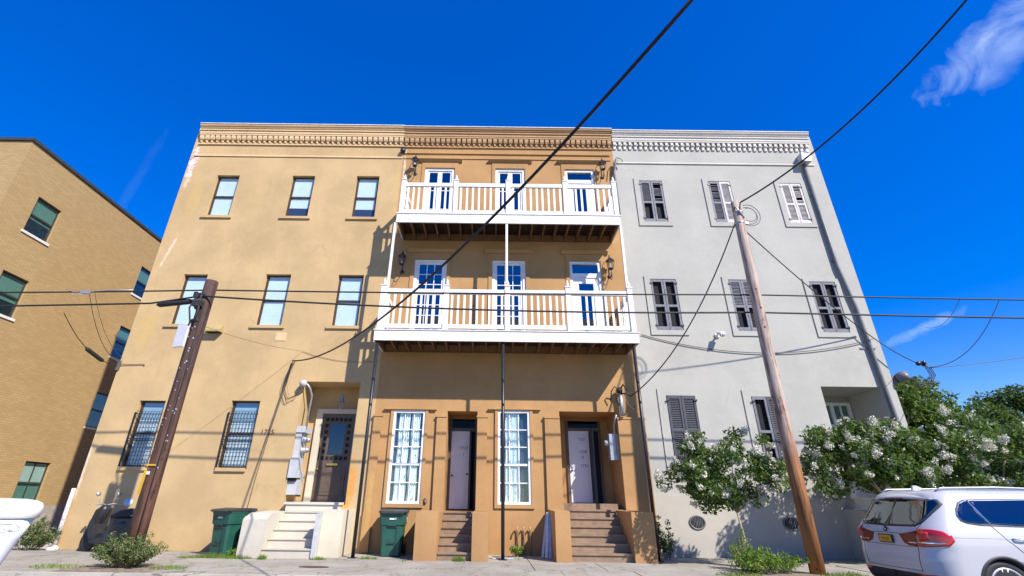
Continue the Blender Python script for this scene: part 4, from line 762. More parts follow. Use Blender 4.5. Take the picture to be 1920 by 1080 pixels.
q = MB(); q.lathe([(0, 0), (.07, .02), (.07, .05), (0, .06)], (.50, 0, .92), 14, Matrix.Rotation(R(70), 4, 'Y')); q.build('headlight', M_galv, SC)
q = MB(); q.tube([(-.62, -.16, .80), (-.86, -.14, .84), (-.90, 0, .85), (-.86, .14, .84), (-.62, .16, .80)], .012, 6); q.build('grab_rail', M_galv, SC)
# ---------------------------------------------------------------- SUV
class Car:
    L = 4.88
    z = [.26, .34, .50, .70, .82, .92, 1.00, 1.06, 1.12, 1.20, 1.34, 1.48, 1.58, 1.66, 1.71, 1.74, 1.757]
    W = [.82, .91, .945, .96, .967, .970, .965, .955, .938, .915, .868, .81, .765, .70, .61, .46, .20]
    Rr = [.17, .07, .015, .0, .02, .035, .045, .05, .075, .13, .235, .335, .40, .47, .60, .85, 1.30]
    Fx = [4.70, 4.80, 4.87, 4.88, 4.84, 4.72, 4.50, 4.20, 3.85, 3.66, 3.36, 3.06, 2.86, 2.66, 2.50, 2.30, 2.0]
    Cr = [.25, .32, .38, .42, .43, .42, .40, .38, .36, .34, .31, .28, .26, .25, .24, .22, .12]
    @classmethod
    def at(c, z):
        def ip(t):
            i = int(np.clip(np.searchsorted(c.z, z)-1, 0, len(c.z)-2)); h = c.z[i+1]-c.z[i]; u = min(1, max(0, (z-c.z[i])/h))
            def sl(k):
                if k <= 0: return (t[1]-t[0])/(c.z[1]-c.z[0])
                if k >= len(t)-1: return (t[-1]-t[-2])/(c.z[-1]-c.z[-2])
                a = (t[k]-t[k-1])/(c.z[k]-c.z[k-1]); b = (t[k+1]-t[k])/(c.z[k+1]-c.z[k]); return 0 if a*b <= 0 else 2*a*b/(a+b)
            m0, m1 = sl(i)*h, sl(i+1)*h
            return (2*u**3-3*u*u+1)*t[i]+(u**3-2*u*u+u)*m0+(-2*u**3+3*u*u)*t[i+1]+(u**3-u*u)*m1
        return ip(c.W), ip(c.Rr), ip(c.Fx), ip(c.Cr)
    @classmethod
    def S(c, u, z, side=1, off=0):
        w, r, f, k = c.at(z); k = min(k, w*.8)
        bow = .05   # the tail is slightly bowed in plan
        def pt(u):
            if u <= 1: y = u*(w-k); x = r-0+bow*(y/w)**2; return x, y
            if u <= 2: a = (u-1)*math.pi/2; x0 = r+bow*((w-k)/w)**2; return x0+k*.9*(1-math.cos(a)), (w-k)+k*math.sin(a)
            if u <= 3:
                x0 = r+bow*((w-k)/w)**2+k*.9; x1 = f-k*1.2; return x0+(x1-x0)*(u-2), w
            if u <= 4: a = (u-3)*math.pi/2; return f-k*1.2+k*1.2*math.sin(a), (w-k)+k*math.cos(a)
            return f, (w-k)*(5-u)
        x, y = pt(u)
        if off:
            xa, ya = pt(max(0, u-.01)); xb, yb = pt(min(5, u+.01)); nx, ny = -(yb-ya), xb-xa; n = math.hypot(nx, ny) or 1; x += nx/n*off; y += ny/n*off*1.0
        return Vector((x, -y*side, z))
    @classmethod
    def us(c, x, z):
        w, r, f, k = c.at(z); k = min(k, w*.8); x0 = r+.05*((w-k)/w)**2+k*.9; x1 = f-k*1.2
        if x >= x0: return 2+(x-x0)/(x1-x0)
        v = (x-(x0-k*.9))/(k*.9); return 1+math.acos(max(-1, min(1, 1-v)))/(math.pi/2)
    @classmethod
    def ur(c, y, z):
        w, r, f, k = c.at(z); k = min(k, w*.8); return y/(w-k) if y <= w-k else 1+math.asin(min(1, (y-(w-k))/k))/(math.pi/2)
SUV = thing('suv', 'white suv parked at the kerb on the right, seen from its rear corner', 'car', None, (6.76, -5.74, -.12), R(-1.5))
M_paint = NT('white_car_paint'); M_paint.b.inputs['Coat Weight'].default_value = .8; M_paint.b.inputs['Coat Roughness'].default_value = .04; M_paint = M_paint.fin((.50, .50, .52), .38)
M_red = NT('red_tail_lens'); M_red.b.inputs['Coat Weight'].default_value = .8; M_red = M_red.fin((.50, .008, .012), .25); M_redd = plain('dark_red_lens', (.17, .01, .012), .2)
M_chrome = plain('chrome', (.75, .76, .78), .12, 1, .02); M_trim = plain('black_plastic_trim', (.025, .025, .027), .55)
us = [i/7 for i in range(8)]+[1+i/10 for i in range(1, 11)]+[2+i/40 for i in range(1, 41)]+[3+i/8 for i in range(1, 9)]+[4+i/5 for i in range(1, 5)]
zs_ = sorted(set(np.round(np.concatenate([np.linspace(.26, .5, 6), np.linspace(.5, 1.2, 19), np.linspace(1.2, 1.66, 14), np.linspace(1.66, 1.757, 9)]), 4)))
V = []; ring = [(u, 1) for u in us+[5]]+[(u, -1) for u in us[::-1][:-1]]
for z in zs_: V += [Car.S(u, float(z), s) for u, s in ring]
n = len(ring); F = [(j*n+i, (j+1)*n+i, (j+1)*n+(i+1) % n, j*n+(i+1) % n) for j in range(len(zs_)-1) for i in range(n)]
F += [tuple(range(n)), tuple((len(zs_)-1)*n+i for i in range(n))[::-1]]
body = MB().add(V, F, True).build('body', M_paint, SUV); body.data.polygons[-1].use_smooth = False
WX = (.97, 3.92)
for wx in WX:
    cu = MB().lathe([(.40, -1.3), (.40, 1.3)], (wx, 0, .37), 40, Matrix.Rotation(R(90), 4, 'X')).build('cutter', M_trim); cu.parent = SUV
    md = body.modifiers.new('cut', 'BOOLEAN'); md.object = cu; md.operation = 'DIFFERENCE'; md.solver = 'EXACT'
    bpy.context.view_layer.update(); me = bpy.data.meshes.new_from_object(body.evaluated_get(bpy.context.evaluated_depsgraph_get())); body.modifiers.clear(); body.data = me; bpy.data.objects.remove(cu)
body.data.materials.clear(); body.data.materials.append(M_paint)
def patch(name, pts, mat, par=SUV, side=1, off=.004, kind='u', rings=8, dens=6, thick=0):
    # pts are (u,z), (x,z) on the flank or (y,z) on the tail; filled from the centroid and wrapped on the body
    if kind == 's': pts = [(Car.us(x, z), z) for x, z in pts]
    if kind == 'r': pts = [(Car.ur(y, z), z) for y, z in pts]
    B = []
    for a, b in zip(pts, pts[1:]+pts[:1]): B += [(a[0]+(b[0]-a[0])*i/dens, a[1]+(b[1]-a[1])*i/dens) for i in range(dens)]
    cx = sum(p[0] for p in B)/len(B); cz = sum(p[1] for p in B)/len(B); m = MB(); n = len(B); V = [Car.S(cx, cz, side, off)]
    for k in range(1, rings+1): V += [Car.S(cx+(p[0]-cx)*k/rings, cz+(p[1]-cz)*k/rings, side, off) for p in B]
    V += [Car.S(p[0], p[1], side, -.01) for p in B]
    F = [(0, 1+i, 1+(i+1) % n) for i in range(n)]+[(1+(k-1)*n+i, 1+k*n+i, 1+k*n+(i+1) % n, 1+(k-1)*n+(i+1) % n) for k in range(1, rings+1) for i in range(n)]
    m.add(V, F, True); return m.build(name, mat, par)
def tailpatch(name, pts, mat, off=.004, par=SUV):   # symmetric patch across the tail: pts are (y,z) of the right half from top centre to bottom centre
    full = [(Car.ur(abs(y), z)*(1 if y >= 0 else -1), z) for y, z in pts]+[(-Car.ur(abs(y), z), z) for y, z in pts[::-1]]
    S_ = lambda u, z, o: Car.S(abs(u), z, 1 if u >= 0 else -1, o)
    B = []
    for a, b in zip(full, full[1:]+full[:1]): B += [(a[0]+(b[0]-a[0])*i/8, a[1]+(b[1]-a[1])*i/8) for i in range(8)]
    cz = sum(p[1] for p in B)/len(B); n = len(B); K = 14; V = [S_(0, cz, off)]
    for k in range(1, K+1): V += [S_(p[0]*k/K, cz+(p[1]-cz)*k/K, off) for p in B]
    V += [S_(p[0], p[1], -.01) for p in B]
    F = [(0, 1+i, 1+(i+1) % n) for i in range(n)]+[(1+(k-1)*n+i, 1+k*n+i, 1+k*n+(i+1) % n, 1+(k-1)*n+(i+1) % n) for k in range(1, K+1) for i in range(n)]
    return MB().add(V, F, True).build(name, mat, par)
def seam(pts, r, kind, side=1, mat=M_trim, name='seam', off=.001, dens=8):
    f = {'s': Car.us, 'r': Car.ur}[kind]; Q = []
    for a, b in zip(pts, pts[1:]): Q += [(a[0]+(b[0]-a[0])*i/dens, a[1]+(b[1]-a[1])*i/dens) for i in range(dens)]
    Q.append(pts[-1]); return MB().tube([Car.S(f(x, z), z, side, off) for x, z in Q], r, 5).build(name, mat, body)
tailpatch('rear_window', [(.0, 1.585), (.40, 1.58), (.70, 1.555), (.755, 1.50), (.73, 1.38), (.67, 1.25), (.57, 1.185), (.0, 1.175)], G_car, .006)
tailpatch('window_seal', [(.0, 1.60), (.40, 1.595), (.72, 1.57), (.78, 1.50), (.755, 1.37), (.69, 1.235), (.58, 1.165), (.0, 1.155)], M_trim, .002)
def spoiler():
    q = MB(); V = []; n = 20
    for (dx, dz, yy) in ((.0, .0, .66), (-.14, -.055, .67), (-.15, -.085, .665), (-.06, -.075, .64)):
        for i in range(n+1):
            y = -yy+2*yy*i/n; e = (abs(y)/yy)**2.5; V.append((.50+dx+.10*e, y, 1.668+dz-.035*e))
    m = n+1; F = [(k*m+i, k*m+i+1, (k+1)*m+i+1, (k+1)*m+i) for k in range(3) for i in range(n)]+[(3*m+i, 3*m+i+1, i+1, i) for i in range(n)]+[(0, m, 2*m, 3*m), (m-1, 4*m-1, 3*m-1, 2*m-1)]
    s = q.add(V, F, True).build('roof_spoiler', M_paint, SUV); MB().box(.345, .355, -.2, .2, 1.575, 1.592).build('brake_light', M_redd, s)
spoiler()
for sd in (1, -1):
    # tail lamp: outer bright part wraps the corner, inner darker part is on the tailgate
    zt, zb_ = 1.085, .925
    patch('tail_light', [(Car.ur(.62, 1.13), 1.14), (Car.ur(.80, 1.13), 1.14), (Car.us(.26, 1.11), 1.12), (Car.us(.35, 1.05), 1.06), (Car.us(.36, .99), .985), (Car.us(.29, .91), .92), (Car.ur(.74, .885), .885), (Car.ur(.62, .89), .89)], M_red, SUV, sd, .010)
    patch('tail_light', [(.29, 1.05), (.45, 1.075), (.613, 1.11), (.613, .89), (.46, .89), (.36, .93)], M_redd, SUV, sd, .010, 'r')
    patch('lamp_strip', [(.44, .945), (.61, .94), (.61, .93), (.45, .93)], M_chrome, SUV, sd, .0135, 'r', 2, 3)
    patch('lamp_strip', [(Car.ur(.64, .94), .935), (Car.us(.24, .94), .935), (Car.us(.26, .95), .957), (Car.ur(.64, .95), .957)], M_chrome, SUV, sd, .0135, 'u', 2, 3)
    patch('reverse_lamp', [(Car.ur(.66, 1.10), 1.10), (Car.ur(.78, 1.10), 1.10), (Car.ur(.79, .98), .98), (Car.ur(.67, .97), .97)], plain('bright_red_lens', (.62, .03, .03), .15), SUV, sd, .0135, 'u', 2, 3)
    seam([(.615, .905), (.60, .70), (.585, .545)], .004, 'r', sd); seam([(.615, 1.12), (.68, 1.23)], .004, 'r', sd)
    patch('side_window', [(.64, 1.27), (.62, 1.33), (.66, 1.41), (.76, 1.505), (.86, 1.545), (.90, 1.552), (1.00, 1.225), (.86, 1.225), (.70, 1.245)], G_car, SUV, sd, .006, 's')
    patch('side_window', [(.935, 1.555), (1.40, 1.565), (1.86, 1.57), (1.86, 1.20), (1.40, 1.205), (1.035, 1.225)], G_car, SUV, sd, .006, 's')
    patch('side_window', [(1.94, 1.57), (2.40, 1.565), (2.68, 1.53), (3.06, 1.30), (3.05, 1.21), (2.5, 1.20), (1.94, 1.20)], G_car, SUV, sd, .006, 's')
    patch('window_seal', [(.60, 1.26), (.585, 1.34), (.635, 1.43), (.74, 1.53), (.86, 1.575), (1.40, 1.59), (2.40, 1.585), (2.74, 1.55), (3.12, 1.30), (3.10, 1.19), (2.5, 1.18), (1.40, 1.185), (.86, 1.20), (.68, 1.225)], plain('satin_trim', (.30, .31, .33), .3, .6), SUV, sd, .002, 's')
    seam([(.915, 1.56), (.965, 1.40), (1.02, 1.22)], .012, 's', sd, M_chrome, 'window_pillar', .008)
    seam([(1.02, 1.21), (1.14, 1.02), (1.30, .86), (1.44, .72), (1.46, .42)], .004, 's', sd); seam([(1.90, 1.56), (1.90, 1.1), (1.92, .42)], .004, 's', sd); seam([(3.16, 1.16), (3.2, .8), (3.18, .42)], .004, 's', sd)
    seam([(.385, 1.035), (1.0, 1.03), (2.5, 1.015), (4.2, .98)], .0035, 's', sd, M_gpaint, 'crease_line')
    hd = MB(); hd.tube([Car.S(Car.us(x, 1.03), 1.025, sd, o) for x, o in ((1.22, .005), (1.25, .035), (1.36, .045), (1.46, .035), (1.49, .005))], .013, 8); hd.build('door_handle', M_paint, SUV)
    hd = MB(); hd.tube([Car.S(Car.us(x, 1.02), 1.015, sd, o) for x, o in ((2.22, .005), (2.25, .035), (2.36, .045), (2.46, .035), (2.49, .005))], .013, 8); hd.build('door_handle', M_paint, SUV)
    # arch cladding, sill cladding, mirror
    for wx in WX:
        a_ = MB(); pts = [(wx+.425*math.cos(t), .37+.425*math.sin(t)) for t in [R(-14+208*i/26) for i in range(27)]]; pi_ = [(wx+.37*math.cos(t), .37+.37*math.sin(t)) for t in [R(-14+208*i/26) for i in range(27)]]
        V = []
        for (x, z), (xi, zi) in zip(pts, pi_):
            z = max(z, .27); zi = max(zi, .27); yo = -sd*Car.at(z)[0]; yo -= sd*.012
            ys_ = [yo+sd*.02, yo, yo, yo+sd*.10]; V += [(x+.015*(x-wx), ys_[0], z+.012), (x, ys_[1], z), (xi+.4*(x-xi), ys_[2], zi+.4*(z-zi)), (xi, ys_[3], zi)]
        a_.add(V, [(4*i+k, 4*i+4+k, 4*i+5+k, 4*i+1+k) for i in range(26) for k in range(3)], True); a_.build('arch_cladding', M_trim, SUV)
        li = MB(); li.lathe([(.395, 0), (.395, .45)], (wx, -sd*.50, .37), 30, Matrix.Rotation(R(90 if sd > 0 else -90), 4, 'X')) if 0 else li.box(wx-.39, wx+.39, -sd*.50-.01, -sd*.50+.01, .27, .76); li.build('wheel_housing', M_dark, SUV)
        Wt = MB(); Mx = Matrix.Rotation(R(90), 4, 'X'); r_, wd = .37, .27; yc = -sd*.80
        Wt.lathe([(.27, -wd*.46), (.30, -wd/2), (.345, -wd*.5), (.365, -wd*.40), (.37, -wd*.2), (.37, wd*.2), (.365, wd*.4), (.345, wd*.5), (.30, wd/2), (.27, wd*.46)], (wx, yc, .37), 40, Mx); W = Wt.build('wheel', M_blackm, SUV)
        rm = MB(); yo = yc-sd*.125; s0 = -sd
        rm.lathe([(.272, -.11), (.272, .135), (.240, .125), (.240, -.10)] if sd > 0 else [(.240, -.125), (.272, -.135), (.272, .11), (.240, .10)], (wx, yc, .37), 40, Mx)
        for k in range(5):
            for da_ in (-.17, .17):
                a = k*2*math.pi/5+.3; p0 = Vector((wx+.05*math.cos(a+da_*2), yo+sd*.035, .37+.05*math.sin(a+da_*2))); p1 = Vector((wx+.262*math.cos(a+da_), yo+sd*.005, .37+.262*math.sin(a+da_))); rm.tube([p0, (p0+p1)/2+Vector((0, sd*.01, 0)), p1], [.020, .015, .018], 6)
        rm.lathe([(.0, -.02), (.055, -.01), (.055, .03), (0, .04)], (wx, yo+sd*.03, .37), 14, Mx); rm.build('rim', M_galv, W)
        MB().lathe([(.0, 0), (.17, 0), (.17, .02), (0, .02)], (wx, yc-sd*.02, .37), 24, Mx).build('brake_disc', M_gdark, W)
    patch('sill_cladding', [(1.42, .40), (3.45, .40), (3.45, .29), (1.42, .29)], M_trim, SUV, sd, .006, 's', 3)
    patch('bumper_reflector', [(.50, .50), (.78, .51), (.84, .48), (.80, .455), (.52, .455)], M_red, SUV, sd, .012, 'r', 3)
    mr = MB(); mr.lathe([(.02, -.10), (.09, -.06), (.10, .04), (.05, .10)], (2.98, -sd*1.05, 1.18), 12); mr.build('wing_mirror', M_paint, SUV)
tailpatch('bumper_cladding', [(.0, .505), (.55, .505), (.60, .47), (.86, .44), (.88, .30), (.0, .29)], M_trim, .006)
seam([(0.001, .545), (.45, .55), (.585, .545)], .004, 'r', 1); seam([(0.001, .545), (.45, .55), (.585, .545)], .004, 'r', -1)
seam([(0.001, .875), (.45, .875), (.613, .885)], .0035, 'r', 1); seam([(0.001, .875), (.45, .875), (.613, .885)], .0035, 'r', -1); seam([(0.001, 1.06), (.30, 1.055)], .006, 'r', 1, M_gdark); seam([(0.001, 1.06), (.30, 1.055)], .006, 'r', -1, M_gdark)
pt = MB(); pt.box(.012, .030, -.155, .155, .905, 1.03); PL = pt.build('licence_plate', M_trim, SUV); MB().box(.006, .0115, -.135, .135, .92, 1.015).build('plate_face', plain('amber_plate', (.62, .33, .02), .4), PL); pt = MB(); pt.box(.0035, .0055, -.09, .09, .945, .985); pt.build('plate_marks', plain('brown_plate_ink', (.38, .17, .02), .5, var=.5, nsc=60), PL)
bg_ = MB(); bg_.lathe([(0, 0), (.042, 0), (.042, .012), (0, .014)], (.060, 0, 1.115), 20, Matrix.Rotation(R(-80), 4, 'Y')); BD = bg_.build('badge', M_trim, SUV)
bg_ = MB(); bg_.add([Vector((.0435, 0, 1.118))]+[Vector((.0435+.0*math.sin(t), .026*math.cos(t), 1.118+.026*math.sin(t))) for t in [R(15*i) for i in range(7)]], [(0, i, i+1) for i in range(1, 7)]); bg_.add([Vector((.0435, 0, 1.118))]+[Vector((.0435, -.026*math.cos(t), 1.118-.026*math.sin(t))) for t in [R(15*i) for i in range(7)]], [(0, i, i+1) for i in range(1, 7)]); bg_.build('badge_face', M_white, BD)
an = MB(); an.prism([(.72, 1.71), (.90, 1.745), (.90, 1.755), (.80, 1.80), (.74, 1.80)], -.02, .02, 'y'); an.build('antenna_fin', M_paint, SUV)
for sd in (1, -1): rr = MB(); rr.tube([(.62, -sd*.60, 1.70), (.72, -sd*.60, 1.745), (1.6, -sd*.60, 1.765), (2.4, -sd*.58, 1.745), (2.55, -sd*.57, 1.71)], .014, 8); rr.build('roof_rail', M_galv, SUV)
tailpatch('inner_light', [(.0, 1.30), (.1, 1.30), (.1, 1.29), (0, 1.29)], M_trim, -.2) if 0 else None
for sd in (1, -1): patch('headlight', [(3.3, .0), (3.3, .0)], M_galv) if 0 else None
patch('windscreen', [(4.02, 1.24), (4.98, 1.24), (4.98, 1.58), (4.12, 1.58)], G_car, SUV, 1, .006); patch('windscreen', [(4.02, 1.24), (4.98, 1.24), (4.98, 1.58), (4.12, 1.58)], G_car, SUV, -1, .006)
for sd in (1, -1): patch('headlight', [(3.55, .92), (4.35, .92), (4.35, .78), (3.75, .80)], M_galv, SUV, sd, .006)
# ---------------------------------------------------------------- white trailer at the left
TR = thing('trailer', 'small white fibreglass trailer with rounded lid, cut off by the left edge', 'trailer', None, (-5.92, -8.07, -.16), R(42))
def shell(lv, name, mat, par, n=10):
    V = []
    for z, x1, y0, r_ in lv:
        x0 = -2.6; y1 = -y0+1.0; r_ = r_+.08
        ring = []
        for (cx, cy, a0) in ((x1-r_, y0+r_, -90), (x1-r_, y1-r_, 0), (x0+r_, y1-r_, 90), (x0+r_, y0+r_, 180)): ring += [(cx+r_*math.cos(R(a0+90*i/n)), cy+r_*math.sin(R(a0+90*i/n)), z) for i in range(n+1)]
        V += ring
    m = 4*(n+1); F = [(k*m+i, k*m+(i+1) % m, (k+1)*m+(i+1) % m, (k+1)*m+i) for k in range(len(lv)-1) for i in range(m)]+[tuple(range(m))[::-1], tuple((len(lv)-1)*m+i for i in range(m))]
    return MB().add(V, F, True).build(name, mat, par)
M_fib = NT('white_gelcoat'); M_fib.b.inputs['Coat Weight'].default_value = .5; M_fib = M_fib.fin((.76, .76, .77), .35)
shell([(.30, -.16, .16, .06), (.6, -.10, .11, .07), (1.0, .02, .05, .07), (1.235, .10, .015, .07)], 'shell', M_fib, TR)
lidp = shell([(1.236, .11, .005, .08), (1.245, .135, -.01, .09), (1.37, .145, -.012, .09), (1.42, .12, .015, .09), (1.445, .07, .06, .10), (1.465, -.05, .14, .12), (1.48, -.5, .35, .2)], 'lid', plain('sunlit_gelcoat', (.78, .76, .70), .4, var=.02), TR)  # lid gets the warm sunlit tone in its colour, unlike the shell
MB().box(-2.5, .10, .02, 1.4, 1.2351, 1.2359)
lg = MB(); el = [(-.17+.15*math.cos(t), 0, 1.15+.045*math.sin(t)) for t in [R(10*i) for i in range(37)]]; el = [(a, -.004+(1.235-c)*.15, c) for a, b_, c in el]; lg.tube(el, .003, 4); lg.build('logo_ring', M_gdark, TR)
text_mesh('logo_text', 'Good', .06, M_black, TR, (-.18, .001, 1.148), (R(81), 0, 0), .001); text_mesh('logo_text', 'Times', .04, M_gdark, TR, (-.13, .006, 1.113), (R(81), 0, 0), .001)
hk = MB(); hk.tube([(-.24, .10, .60), (-.20, .02, .61), (-.14, -.04, .58), (-.04, -.04, .57), (.04, -.01, .60)], .006, 5); hk.box(-.265, -.225, .02, .11, .58, .64); hk.build('latch', M_black, TR)
q = MB(); q.box(-.36, -.27, .10, .135, .33, .37); q.build('tail_light', M_redd, TR)
for y in (.15, 1.35): wl = MB(); wl.lathe([(.0, -.08), (.24, -.08), (.28, -.05), (.28, .05), (.24, .08), (0, .08)], (-1.5, y, .28), 24, Matrix.Rotation(R(90), 4, 'X')); wl.build('wheel', M_blackm, TR)
MB().box(-2.4, -.3, .2, 1.3, .25, .299).build('chassis', M_black, TR)
# ---------------------------------------------------------------- plants
def leaf_cloud(name, mat, par, blobs, n, size, seed, up=.5, aspect=.5, droop=0, shell_=.4):
    r = np.random.default_rng(seed); w_ = np.array([b[1][0]*b[1][1]*b[1][2] for b in blobs]); k = r.choice(len(blobs), n, p=w_/w_.sum())
    c = np.array([b[0] for b in blobs])[k]; rad = np.array([b[1] for b in blobs])[k]
    d = r.normal(size=(n, 3)); d /= np.linalg.norm(d, axis=1)[:, None]; p = c+d*rad*(r.random(n)**shell_)[:, None]
    nm = r.normal(size=(n, 3))+d*.5; nm[:, 2] += up; nm /= np.linalg.norm(nm, axis=1)[:, None]
    t = np.cross(nm, r.normal(size=(n, 3))); t /= np.linalg.norm(t, axis=1)[:, None]; b = np.cross(nm, t); s = (size*r.uniform(.6, 1.35, n))[:, None]
    q = np.stack([p-t*s, p+b*s*aspect-t*s*.1, p+t*s, p-b*s*aspect-t*s*.1], 1).reshape(-1, 3)
    me = bpy.data.meshes.new(name); me.vertices.add(4*n); me.vertices.foreach_set('co', q.ravel()); me.loops.add(4*n); me.loops.foreach_set('vertex_index', np.arange(4*n)); me.polygons.add(n); me.polygons.foreach_set('loop_start', np.arange(0, 4*n, 4)); me.update(); me.validate(); me.materials.append(mat)
    o = bpy.data.objects.new(name, me); C.objects.link(o)
    if par: o.parent = par
    return o
def clumps(r, c, rad, n, k0, k1, lo=.35):
    out = []
    for i in range(n):
        d = Vector((r.gauss(0, 1), r.gauss(0, 1), r.gauss(0, 1))).normalized(); m = r.uniform(lo, 1)**.6; s = r.uniform(k0, k1)
        out.append(((c[0]+d.x*rad[0]*m, c[1]+d.y*rad[1]*m, c[2]+d.z*rad[2]*m), (s, s, s*.75)))
    return out
def tree(name, label, cat, base, fork, blobs, leafmat, nleaf, size, seed, tr=.05, blossoms=0, group=None, stems=1, bs=.11):
    t = thing(name, label, cat, group); r = random.Random(seed); tk = MB(); base = Vector(base); fork = Vector(fork)
    for s in range(stems):
        o = Vector((r.uniform(-.12, .12), r.uniform(-.12, .12), 0))*(stems > 1)
        f2 = fork+Vector((r.uniform(-.4, .4), r.uniform(-.3, .3), r.uniform(-.2, .2)))*(stems > 1)
        mid = (base+o).lerp(f2, .5)+Vector((r.uniform(-.04, .04), r.uniform(-.04, .04), 0)); tk.tube([base+o, mid, f2], [tr, tr*.8, tr*.65], 8)
        for b in r.sample(blobs, min(len(blobs), max(6, 16//stems))):
            e = Vector(b[0]); m2 = f2.lerp(e, .5)+Vector((0, 0, .12*(e-f2).length)); tk.tube([f2, m2, e], [tr*.5, tr*.3, tr*.1], 5)
    tk.build('trunk', M_bark, t); leaf_cloud('crown', leafmat, t, blobs, nleaf, size, seed)
    if blossoms:
        bb = []
        for i in range(blossoms):
            b = r.choice(blobs); d = Vector((r.gauss(0, 1), r.gauss(-.5, 1), r.gauss(.5, 1))).normalized(); c = Vector(b[0])+Vector((d.x*b[1][0], d.y*b[1][1], d.z*b[1][2]))*1.0; s = bs*r.uniform(.55, 1.2)
            for j in range(3): bb.append((tuple(c+Vector((d.x*.5, d.y*.5, d.z*.5+.3))*s*j*.8+Vector((r.uniform(-1, 1), r.uniform(-1, 1), 0))*s*.3), (s*(.8-.18*j),)*3))
        leaf_cloud('blossoms', M_petal, t, bb, blossoms*95, .020, seed+1, aspect=.9, shell_=.33)
    return t
r = random.Random(21)
bl = clumps(r, (5.95, -2.2, 1.98), (1.42, .9, .80), 54, .18, .38)+[((4.6, -2.2, 2.0), (.3, .3, .2)), ((4.35, -2.1, 1.78), (.22, .22, .15)), ((7.25, -2.1, 2.2), (.28, .28, .2)), ((7.5, -2.0, 1.9), (.25, .25, .16)), ((5.3, -2.2, 2.9), (.25, .25, .22)), ((6.3, -2.2, 2.95), (.26, .26, .22)), ((7.0, -2.2, 2.85), (.2, .2, .18)), ((5.0, -2.3, 2.6), (.25, .25, .2))]
tree('crape_myrtle', 'small white flowering crape myrtle on a thin trunk in front of the grey house', 'tree', (6.12, -2.3, 0), (5.98, -2.25, 1.15), bl, M_leaf, 12500, .048, 31, .035, 95, 'flowering crape myrtles')
bl = clumps(r, (10.0, -1.7, 2.45), (1.85, 1.0, 1.0), 72, .26, .42)+clumps(r, (9.0, -1.9, 2.35), (.85, .6, .6), 14, .18, .3)+[((8.3, -2.1, 1.7), (.3, .25, .14)), ((8.55, -2.1, 3.1), (.25, .25, .12)), ((8.9, -1.9, 1.75), (.3, .3, .2))]
tree('crape_myrtle', 'broad white flowering crape myrtle beside the suv tail, under the grey porch', 'tree', (10.2, -1.9, 0), (10.1, -1.8, 1.4), bl, M_leaf, 17500, .052, 33, .06, 120, 'flowering crape myrtles', 3, .12)
bl = clumps(r, (13.1, -1.6, 2.55), (2.3, 1.1, .95), 75, .28, .46)+clumps(r, (16.4, -1.3, 2.6), (1.6, 1.0, .9), 30, .28, .42)
tree('crape_myrtle', 'wide white flowering crape myrtle behind the suv, right edge of the picture', 'tree', (13.2, -1.6, 0), (13.1, -1.6, 1.4), bl, M_leaf, 19000, .056, 35, .07, 150, 'flowering crape myrtles', 3, .13)
def bigtree(label, c, rad, seed, mat, n=9000, cl=34, size=.11, name='tree'):
    r = random.Random(seed); bl = clumps(r, c, rad, cl, min(rad)*.28, min(rad)*.48)
    return tree(name, label, 'tree', (c[0], c[1], -.1), (c[0], c[1], max(1.2, c[2]-rad[2]*.7)), bl, mat, n, size, seed, .16, 0, 'trees behind the right side of the row')
bigtree('light green tree rising just past the grey house corner', (16.6, 5.0, 4.6), (1.6, 1.5, 2.0), 41, M_leaf2)
bigtree('rounded tree second from the grey corner behind the crape myrtles', (20.6, 8.0, 4.8), (2.2, 2, 2.2), 42, M_leaf2)
bigtree('dark tree third from the grey corner, gap of sky above it', (24.0, 9.0, 4.2), (2.4, 2, 2.0), 43, M_leafd)
bigtree('dark full crowned tree on the skyline near the right edge', (29.5, 11.5, 5.3), (2.8, 2.5, 2.1), 44, M_leafd, 11000)
bigtree('low dark tree at the right edge of the skyline', (34.5, 11.5, 3.9), (3.0, 2.5, 2.4), 45, M_leafd)
bigtree('bright green narrow tree top beside the service mast curl', (17.6, 6.5, 5.9), (.9, .9, 1.3), 46, M_leaf2, 5000, 14)
# hedge in the yard closes the view under the trees
bl = [((13.5+i*1.3, 3.2+.2*(i % 3), 1.2), (1.0, .8, 1.2)) for i in range(16)]
hg = thing('hedge', 'dark leafy hedge in the yard behind the crape myrtles', 'hedge'); leaf_cloud('leaves', M_leafd, hg, bl, 16000, .09, 51); q = MB(); [q.tube([(b[0][0], b[0][1], -.1), (b[0][0], b[0][1], 1.6)], .04, 6) for b in bl]; q.build('stems', M_bark, hg)
def bush(label, c, rad, n, size, seed, mat=M_weed, name='bush', stems=26):
    t = thing(name, label, 'bush'); r = random.Random(seed); bl = []; st = MB()
    for i in range(stems):
        a = r.uniform(0, 6.283); m = r.uniform(0, 1)**.6; e = Vector((c[0]+rad[0]*m*math.cos(a), c[1]+rad[1]*m*math.sin(a), c[2]+rad[2]*r.uniform(.45, 1.0)*(1.05-.5*m*m))); b0 = Vector((c[0]+.25*rad[0]*math.cos(a), c[1]+.25*rad[1]*math.sin(a), c[2])); st.tube([b0, b0.lerp(e, .55)+Vector((0, 0, .05)), e], [.008, .006, .003], 4)
        for u in (.35, .6, .8, 1): bl.append((tuple(b0.lerp(e, u)+Vector((0, 0, .04))), (.09, .09, .08)))
    st.build('stems', M_bark, t); leaf_cloud('leaves', mat, t, bl, n, size, seed, shell_=.5); return t
bush('scruffy weed bush growing at the foot of the dark pole', (-7.62, -3.35, 0), (.75, .55, .62), 7500, .024, 61, stems=60)
bush('yellow green weeds in the alley mouth behind the trailer', (-12.5, -.2, 0), (.75, .5, .75), 3800, .030, 62)
